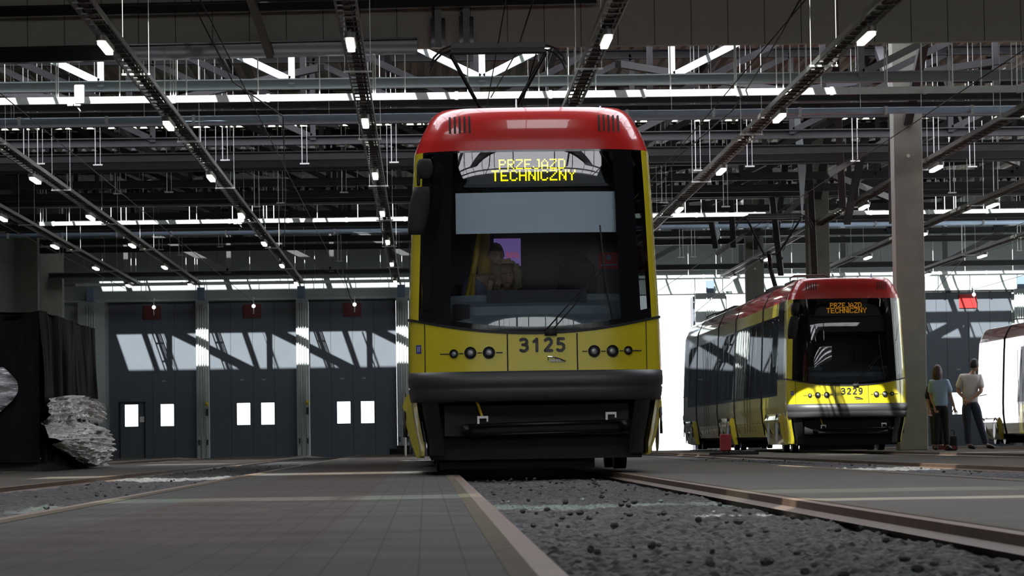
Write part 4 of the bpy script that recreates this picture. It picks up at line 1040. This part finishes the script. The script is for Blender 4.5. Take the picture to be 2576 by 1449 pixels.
def hair_shell(c, f, r, u, sc, length=0.0, puff=1.12, curl=0.0):
    b = MB(); nu, nv = 44, 34; vs_ = []
    for i in range(nv+1):
        a = PI*i/nv
        for k in range(nu):
            t = 2*PI*k/nu; x = math.sin(a)*math.sin(t)*.074*puff; y = math.sin(a)*math.cos(t)*.095*puff-.004; z = math.cos(a)*.115*puff
            if z < 0 and length: z = z*(1+length/.12); x *= 1.22; y -= .012
            elif length: x *= 1.12
            p = Vector((x, y, z)); p += p.normalized()*.005*noise.noise(Vector((x*60, y*60, z*14))); vs_.append(p)
    fs = []
    for i in range(nv):
        for k in range(nu):
            q = (i*nu+k, i*nu+(k+1) % nu, (i+1)*nu+(k+1) % nu, (i+1)*nu+k); m_ = (vs_[q[0]]+vs_[q[2]])/2
            if (m_.y > .02 and m_.z < .062) or (not length and m_.z < -.055) or (not length and m_.y > -.015 and m_.z < .0): continue
            fs.append(q)
    b.add([Vector(c)+(r*p.x+f*p.y+u*p.z)*sc for p in vs_], fs); return b
def hand_obj(name, wrist, direction, side, m, parent, curl=.5, sc=1.0, palmn=None):
    d = Vector(direction).normalized(); n = Vector(palmn) if palmn else Vector((0, -1, 0)); n = (n-d*n.dot(d)).normalized(); w = d.cross(n).normalized()*side
    W0 = Vector(wrist); nodes = [(W0-d*.05*sc, .026*sc), (W0+d*.045*sc, (.034*sc, .017*sc))]; edges = [(0, 1)]
    for k in range(4):
        base = W0+d*.085*sc+w*(-.030+.020*k)*sc; ln = (.075, .085, .08, .062)[k]*sc
        i0 = len(nodes); nodes.append((base, .0105*sc)); edges.append((1, i0)); q = base; ang = 0
        for j in range(3):
            ang += curl*.7; q = q+(d*math.cos(ang)+n*math.sin(ang))*ln/3; nodes.append((q, (.0095-.001*j)*sc)); edges.append((len(nodes)-2, len(nodes)-1))
    i0 = len(nodes); t0 = W0+d*.03*sc-w*.032*sc; nodes.append((t0, .012*sc)); edges.append((1, i0))
    for j in range(2): t0 = t0+(d*.8-w*.6+n*.5*curl).normalized()*.032*sc; nodes.append((t0, .010*sc)); edges.append((len(nodes)-2, len(nodes)-1))
    return skin_obj(name, nodes, edges, m, parent, 1)
def person(loc, label, rz, joints, top, trouser, skin, hair, sc=1.0, hairlen=0, headdir=(0, -1, 0), sleeves=.5, curls=(.5, .5), handdir=None):
    """joints in local metres; the body is one skinned surface, clothes are children slightly larger"""
    Pn = empty('person', loc, label, 'person'); Pn.rotation_euler = (0, 0, rz); Pn.scale = (sc, sc, sc)
    J = {k: Vector(v) for k, v in joints.items()}
    order = ['pelvis', 'chest', 'neck', 'headb', 'shl', 'ell', 'wrl', 'shr', 'elr', 'wrr', 'hipl', 'knl', 'anl', 'hipr', 'knr', 'anr', 'belly', 'tol', 'tor']
    rad = dict(pelvis=(.14, .10), belly=(.13, .09), chest=(.15, .105), neck=.055, headb=.05, shl=.058, ell=.042, wrl=.027, shr=.058, elr=.042, wrr=.027, hipl=.085, knl=.056, anl=.038, hipr=.085, knr=.056, anr=.038, tol=.03, tor=.03)
    ed = [('pelvis','belly'),('belly','chest'),('chest','neck'),('neck','headb'),('chest','shl'),('shl','ell'),('ell','wrl'),('chest','shr'),('shr','elr'),('elr','wrr'),('pelvis','hipl'),('hipl','knl'),('knl','anl'),('pelvis','hipr'),('hipr','knr'),('knr','anr'),('anl','tol'),('anr','tor')]
    nodes = [(J[k], rad[k]) for k in order]; idx = {k: i for i, k in enumerate(order)}
    body = skin_obj('body', nodes, [(idx[a], idx[b]) for a, b in ed], skin, Pn)
    def sub(keys, es, grow, nm, m, ext={}):
        nn = []; ix = {}
        for k in keys:
            r = ext.get(k, rad.get(k)); r = r if isinstance(r, tuple) else (r, r); ix[k] = len(nn); nn.append((J[k], (r[0]+grow, r[1]+grow)))
        skin_obj(nm, nn, [(ix[a], ix[b]) for a, b in es], m, Pn)
    J['sll'] = J['shl'].lerp(J['ell'], sleeves*2 if sleeves < .5 else .95); J['slr'] = J['shr'].lerp(J['elr'], sleeves*2 if sleeves < .5 else .95)
    J['nk'] = J['chest'].lerp(J['neck'], .62); J['hem'] = J['pelvis']+Vector((0, 0, -.11))
    sub(['hem', 'belly', 'chest', 'nk', 'shl', 'sll', 'shr', 'slr'] if False else ['hem', 'belly', 'chest', 'shl', 'sll', 'shr', 'slr', 'nk'], [('chest', 'nk'), ('hem', 'belly'), ('belly', 'chest'), ('chest', 'shl'), ('shl', 'sll'), ('chest', 'shr'), ('shr', 'slr')], .028, 'shirt', top, dict(hem=(.155, .12), belly=(.14, .10), sll=.05, slr=.05, nk=(.075, .06)))
    J['waist'] = J['pelvis']+Vector((0, 0, .09)); J['seat'] = J['pelvis']+Vector((0, 0, -.02))
    sub(['waist', 'seat', 'hipl', 'knl', 'anl', 'hipr', 'knr', 'anr'], [('waist','seat'),('seat','hipl'),('hipl','knl'),('knl','anl'),('seat','hipr'),('hipr','knr'),('knr','anr')], .022, 'trousers', trouser, dict(anl=.045, anr=.045, waist=(.125, .09), seat=(.135, .10), hipl=.095, hipr=.095))
    for a, t in (('anl', 'tol'), ('anr', 'tor')):
        skin_obj('shoe', [(J[a]+Vector((0, 0, -.03)), .045), (J[t].lerp(J[a], .4), .05), (J[t]+(J[t]-J[a]).normalized()*.04, (.04, .03))], [(0, 1), (1, 2)], 'shoe', Pn)
    hc = J['headb']+Vector((0, 0, .10)) + Vector(headdir).normalized()*.015
    b, f, r, u = head_mesh(hc, headdir); b.build('head', M[skin], Pn, True)
    hair_shell(hc, f, r, u, 1, hairlen).build('hair', M[hair], Pn, True)
    face_parts(hc, f, r, u, Pn)
    for sd, (w, el) in ((1, ('wrl', 'ell')), (-1, ('wrr', 'elr'))):
        d = (J[w]-J[el]).normalized(); hand_obj('hand', J[w], d, sd, skin, Pn, curls[0])
    return Pn
# standing man, white t-shirt, hands clasped behind his back, turned away to the right
man = P(2443, 1128, 71.0)
person((man.x, 71.0, .0), 'man in white t-shirt and navy trousers with hands behind his back, right of the columns', 0, dict(
    pelvis=(0, 0, .95), belly=(.0, 0, 1.12), chest=(.02, 0, 1.35), neck=(.06, 0, 1.50), headb=(.09, 0, 1.56), shl=(-.16, -.03, 1.42), ell=(-.24, .0, 1.15), wrl=(-.10, -.16, .98),
    shr=(.20, .04, 1.42), elr=(.20, -.14, 1.14), wrr=(-.06, -.19, .96), hipl=(-.09, 0, .90), knl=(-.07, -.02, .50), anl=(-.06, 0, .10), hipr=(.09, 0, .90), knr=(.18, -.02, .50), anr=(.30, 0, .10), tol=(.04, -.08, .05), tor=(.42, -.08, .05)),
    'wshirt', 'jeans', 'skin2', 'hairdark', 1.02, 0, (1, .75, .05), .42, (.9, .9))
wm = P(2368, 1129, 70.0)
person((wm.x, 70.0, .0), 'woman in pale blue shirt and black trousers with long brown hair, beside the nearest column', 0, dict(
    pelvis=(0, 0, .92), belly=(.0, 0, 1.08), chest=(-.01, 0, 1.30), neck=(-.03, 0, 1.44), headb=(-.05, 0, 1.50), shl=(-.17, .0, 1.36), ell=(-.18, .05, 1.10), wrl=(-.12, -.05, .88),
    shr=(.13, -.04, 1.36), elr=(.20, -.04, 1.10), wrr=(.27, -.06, .86), hipl=(-.08, 0, .88), knl=(-.08, 0, .48), anl=(-.10, 0, .10), hipr=(.08, 0, .88), knr=(.10, 0, .48), anr=(.12, 0, .10), tol=(-.12, -.12, .05), tor=(.16, -.12, .05)),
    'lblue', 'dark', 'skin2', 'hairred', .98, .24, (.2, 1, 0), .42, (.4, .4))
w3 = P(2338, 1129, 74.0)
person((w3.x+.06, 73.2, 0), 'person in dark clothes mostly hidden between the column and the woman', 0, dict(
    pelvis=(0, 0, .90), belly=(.0, 0, 1.06), chest=(0, 0, 1.26), neck=(0, 0, 1.40), headb=(0, 0, 1.45), shl=(-.16, 0, 1.31), ell=(-.19, .03, 1.05), wrl=(-.17, -.05, .84),
    shr=(.16, 0, 1.31), elr=(.19, .03, 1.05), wrr=(.17, -.05, .84), hipl=(-.08, 0, .86), knl=(-.08, 0, .47), anl=(-.08, 0, .10), hipr=(.08, 0, .86), knr=(.08, 0, .47), anr=(.08, 0, .10), tol=(-.09, -.13, .05), tor=(.09, -.13, .05)),
    'dark', 'dark', 'skin2', 'hairred', .97, .2, (.1, 1, 0))
bp_ = P(2396, 1128, 70.0)
r = empty('shoulder_bag', (bp_.x, 70.2, 0), 'black and dark red bag standing on the floor beside the woman', 'bag')
b = MB(); b.box(-.13, .13, -.09, .09, 0, .30); b.build('bag_body', 'dark', r, bevel=.04)
b = MB(); b.box(-.36, .1, -.11, -.095, .02, .10); b.build('trim_band', 'bagred', r)
b = MB(); b.tube([(-.08, 0, .29), (-.06, 0, .40), (.06, 0, .40), (.08, 0, .29)], .012, 8); b.build('strap', 'dark', r, True)

# people in the cab of the nearest tram (front glass at Y = 33.1)
FZ = 1.0   # cab floor
Yw = 34.25
hp = P(1275, 696, Yw)
Pn = empty('person', (hp.x, Yw, FZ), 'woman with curly blond hair and patterned blouse in the nearest tram cab, hand raised', 'person')
hl = Vector((0, 0, hp.z-FZ)); 
nd = [(Vector((0, .08, .40)), (.13, .10)), (Vector((0, .03, .52)), (.13, .09)), (hl+Vector((.01, .05, -.24)), (.13, .09)), (hl+Vector((0, .03, -.14)), .045), (hl+Vector((0, .01, -.08)), .042),
      (hl+Vector((-.16, .02, -.20)), .05), (hl+Vector((-.24, -.06, -.32)), .04), (hl+Vector((-.17, -.14, -.13)), .025), (hl+Vector((.17, .03, -.20)), .05), (hl+Vector((.26, -.02, -.40)), .04), (hl+Vector((.2, -.2, -.42)), .026),
      (Vector((-.10, -.05, .38)), .075), (Vector((-.12, -.22, .36)), .055), (Vector((-.12, -.22, .06)), .04), (Vector((.10, -.05, .38)), .075), (Vector((.12, -.22, .36)), .055), (Vector((.12, -.22, .06)), .04)]
skin_obj('body', nd, [(0,1),(1,2),(2,3),(3,4),(2,5),(5,6),(6,7),(2,8),(8,9),(9,10),(0,11),(11,12),(12,13),(0,14),(14,15),(15,16)], 'skin', Pn)
skin_obj('blouse', [(nd[0][0], (.15, .12)), (nd[1][0], (.15, .11)), (nd[2][0], (.148, .108)), (nd[5][0], .066), (nd[6][0], .055), (nd[6][0].lerp(nd[7][0], .45), .042), (nd[8][0], .066), (nd[9][0], .056)], [(0,1),(1,2),(2,3),(3,4),(4,5),(2,6),(6,7)], 'wpattern', Pn)
skin_obj('trousers', [(nd[0][0], (.145, .12)), (nd[11][0], .09), (nd[12][0], .07), (nd[13][0], .05), (nd[14][0], .09), (nd[15][0], .07), (nd[16][0], .05)], [(0,1),(1,2),(2,3),(0,4),(4,5),(5,6)], 'jeans', Pn)
hd, f, r_, u = head_mesh(hl, (0.05, -1, -.02), 1.0); hd.build('head', 'skin', Pn, True)
hair_mass(hl+Vector((0, .005, .01)), f, r_, u).build('hair', 'hairblond', Pn, True)
face_parts(hl, f, r_, u, Pn)
hand_obj('hand', nd[7][0], (.25, 0, 1), 1, 'skin', Pn, .9); hand_obj('hand', nd[10][0], (-.2, -1, 0), -1, 'skin', Pn, .5)
bb = MB(); bb.tube([hl+Vector((-.075, -.105, .105)), hl+Vector((-.03, -.135, .115)), hl+Vector((.0, -.138, .112)), hl+Vector((.04, -.13, .115)), hl+Vector((.075, -.105, .105))], .007, 6); bb.build('glasses', 'eye', Pn, True)
Ym = 34.5
mp_ = P(1246, 645, Ym)
Pm = empty('person', (mp_.x, Ym, FZ), 'dark-haired man in lilac short-sleeved shirt leaning in the nearest tram cab behind the woman', 'person')
hm = Vector((0, 0, mp_.z-FZ))
nd = [(Vector((-.22, .22, .80)), (.13, .11)), (hm+Vector((-.16, .14, -.42)), (.14, .10)), (hm+Vector((-.10, .08, -.26)), (.15, .11)), (hm+Vector((-.03, .03, -.14)), .055), (hm+Vector((0, .01, -.08)), .05),
      (hm+Vector((-.25, .0, -.26)), .06), (hm+Vector((-.28, -.12, -.50)), .045), (hm+Vector((-.21, -.30, -.70)), .03), (hm+Vector((.06, .18, -.28)), .055), (hm+Vector((.14, .22, -.50)), .042), (hm+Vector((.1, .1, -.62)), .028),
      (Vector((-.28, .22, .76)), .085), (Vector((-.26, .2, .42)), .06), (Vector((-.26, .2, .06)), .04), (Vector((-.14, .22, .76)), .085), (Vector((-.12, .2, .42)), .06), (Vector((-.12, .2, .06)), .04)]
skin_obj('body', nd, [(0,1),(1,2),(2,3),(3,4),(2,5),(5,6),(6,7),(2,8),(8,9),(9,10),(0,11),(11,12),(12,13),(0,14),(14,15),(15,16)], 'skin2', Pm)
skin_obj('shirt', [(nd[0][0], (.15, .13)), (nd[1][0], (.16, .12)), (nd[2][0], (.168, .128)), (nd[5][0], .085), (nd[5][0].lerp(nd[6][0], .8), .072), (nd[8][0], .08), (nd[8][0].lerp(nd[9][0], .8), .066)], [(0,1),(1,2),(2,3),(3,4),(2,5),(5,6)], 'lilac', Pm)
skin_obj('trousers', [(nd[0][0], (.145, .12)), (nd[11][0], .10), (nd[12][0], .08), (nd[13][0], .055), (nd[14][0], .10), (nd[15][0], .08), (nd[16][0], .055)], [(0,1),(1,2),(2,3),(0,4),(4,5),(5,6)], 'dark', Pm)
hd, f, r_, u = head_mesh(hm, (0.35, -1, -.25), 1.05); hd.build('head', 'skin2', Pm, True)
hair_shell(hm, f, r_, u, 1.05, 0, 1.10).build('hair', 'hairdark', Pm, True)
face_parts(hm, f, r_, u, Pm, 1.05)
hand_obj('hand', nd[7][0], (.1, -.5, -1), 1, 'skin2', Pm, .5); hand_obj('hand', nd[10][0], (0, -.6, -1), -1, 'skin2', Pm, .5)

# ------------------------------------------------------------------ wrapped crates at the left
def sheet(fn, nu, nv): 
    b = MB(); b.grid([[fn(i/nu, j/nv) for i in range(nu+1)] for j in range(nv+1)]); return b
pc = P(88, 1180, 49.0)
xc = P(97, 780, 49.0).x; ztop = P(97, 780, 49.0).z
r = empty('wrapped_crate', (xc, 49.0, 0), 'tall crate stack under black plastic sheet and silver stretch film at the left edge', 'crate')
b = MB(); b.box(-2.9, .0, .05, 7.8, .0, .14); b.box(-2.9, .0, .05, 7.8, .18, .24); b.build('pallet', 'pallet', r)
b = MB(); b.box(-2.88, -.06, .12, 7.7, .24, ztop-.08); b.build('crate_core', 'void', r)
def fold(x, y, z): return .04*noise.noise(Vector((x*1.6, y*1.6, z*.7)))+.010*noise.noise(Vector((x*7, y*7, z*1.2)))
def front(u, v):
    x = -2.9+2.9*u; z = .12+(ztop-.12)*v; bulge = .10*math.sin(PI*min(1, u*1.02))*(1-v*.6)
    return (x, -bulge*.6+fold(x, 0, z)*2.2*(1 if v < .98 else .3), z-(.06*math.sin(u*9)**2 if v > .97 else 0))
def sidef(u, v):
    y = 7.8*u; z = .12+(ztop-.12)*v; 
    fl = .045*math.sin(y*4+1.2*math.sin(y*1.7+z*1.5))*(1-v)**.7*(.3+v) 
    return (.02+fl+fold(3, y, z)*1.6+.12*v*(1-v)*4*.3, y, z)
tp = sheet(front, 60, 40); tp.add(*(lambda q: (q.v, q.f))(sheet(sidef, 140, 40)))
tp.add(*(lambda q: (q.v, q.f))(sheet(lambda u, v: (-2.9+2.92*u, 7.8*v, ztop+.03*noise.noise(Vector((u*5, v*6, 0)))-.02), 20, 20)))
tp.build('black_sheet', 'tarp', r, True)
# silver film on the long side: pinched at its near end, wavy at the far end
def filmA(u, v):
    y = -.35+8.35*u; zt = .98+.10*math.sin(u*3); zb_ = .02
    pinch = min(1, .06+u*1.9) ; zc = .42
    top = zt if v > .5 else zt
    z = zb_+(zt-zb_)*v
    if v < .62: z = zc+(z-zc)*min(1, .10+1.3*u)**.8 if u < .7 else z
    waist = -.10*math.exp(-((v-.66)/.06)**2)
    pl = .035*math.sin((v-.4)*70*(1+.1*math.sin(u*7))+3*noise.noise(Vector((u*3, v*8, 1))))*min(1, .3+u)
    n = .07*noise.noise(Vector((u*16, v*5, 2)))+.03*noise.noise(Vector((u*40, v*16, 5)))
    return (.20+waist+pl+n+.12*math.sin(PI*min(1, v/.62)) if v < .62 else .17+waist+pl+n, y, z)
sheet(filmA, 110, 90).build('stretch_film', 'film', r, True)
def filmB(u, v):
    x = -2.9+2.35*u*(1-.12*math.sin(v*6)); z = .10+1.32*v
    pl = .03*math.sin(v*60+4*noise.noise(Vector((u*4, v*6, 0))))
    ww = -.12+.10*math.exp(-((v-.5)/.08)**2)
    return (x, ww+pl+.05*noise.noise(Vector((u*12, v*8, 4)))-.05, z)
sheet(filmB, 70, 80).build('stretch_film', 'film', r, True)

# ------------------------------------------------------------------ small things
c = P(215, 1073, 124)
b = MB(); b.box(c.x-.16, c.x+.16, 123.8, 124.0, c.z-.28, c.z+.28); b.box(c.x-.11, c.x+.11, 123.78, 123.8, c.z-.2, c.z+.2); 
r = empty('fire_hose_cabinet', (c.x, 123.9, 0), 'red fire hose cabinet on a post beside the wrapped crates', 'cabinet')
b = MB(); b.box(-.16, .16, -.1, .1, c.z-.28, c.z+.28); b.build('cabinet_body', mat('fire_red', (.42, .01, .015), .45), r, bevel=.01)
b = MB(); b.box(-.03, .03, -.03, .03, gz(123.9), c.z-.28); b.build('post', 'tray', r)
c = P(203, 1105, 118)
r = empty('fire_extinguisher', (c.x, 118, gz(118)), 'red fire extinguisher standing by the wrapped crates', 'fire extinguisher')
hz_ = c.z-gz(118)
b = MB(); b.tube([(0,0,0),(0,0,.02),(0,0,hz_+.1),(0,0,hz_+.2)], [.07,.09,.09,.03], 14); b.build('cylinder', bpy.data.materials['fire_red'], r, True)
b = MB(); b.box(-.02, .06, -.02, .02, hz_+.2, hz_+.26); b.build('valve', 'rubber', r)
c0, c1 = P(1812, 1127, 66), P(1838, 1092, 66)
r = empty('red_box', ((c0.x+c1.x)/2, 66, 0), 'small red box standing on the floor beside the second tram', 'box')
b = MB(); b.box(-(c1.x-c0.x)/2, (c1.x-c0.x)/2, -.1, .1, .08, c1.z); b.build('box_body', bpy.data.materials['fire_red'], r, bevel=.01)
b = MB(); b.box(-.3, .6, -.12, .12, 0, .05); b.box(-.05, -.02, -.03, .03, .05, .08); b.box(.04, .07, -.03, .03, .05, .08); b.build('base', 'rubber', r)
c = P(1012, 1150, 100)
b = MB(); b.box(c.x-.35, c.x+.3, 99.7, 100.3, gz(100), .17); b.box(c.x-.15, c.x+.25, 99.8, 100.2, .17, .25)
tag(b.build('floor_block', 'void', None, bevel=.02), 'low dark block on the floor left of the nearest tram', 'block')
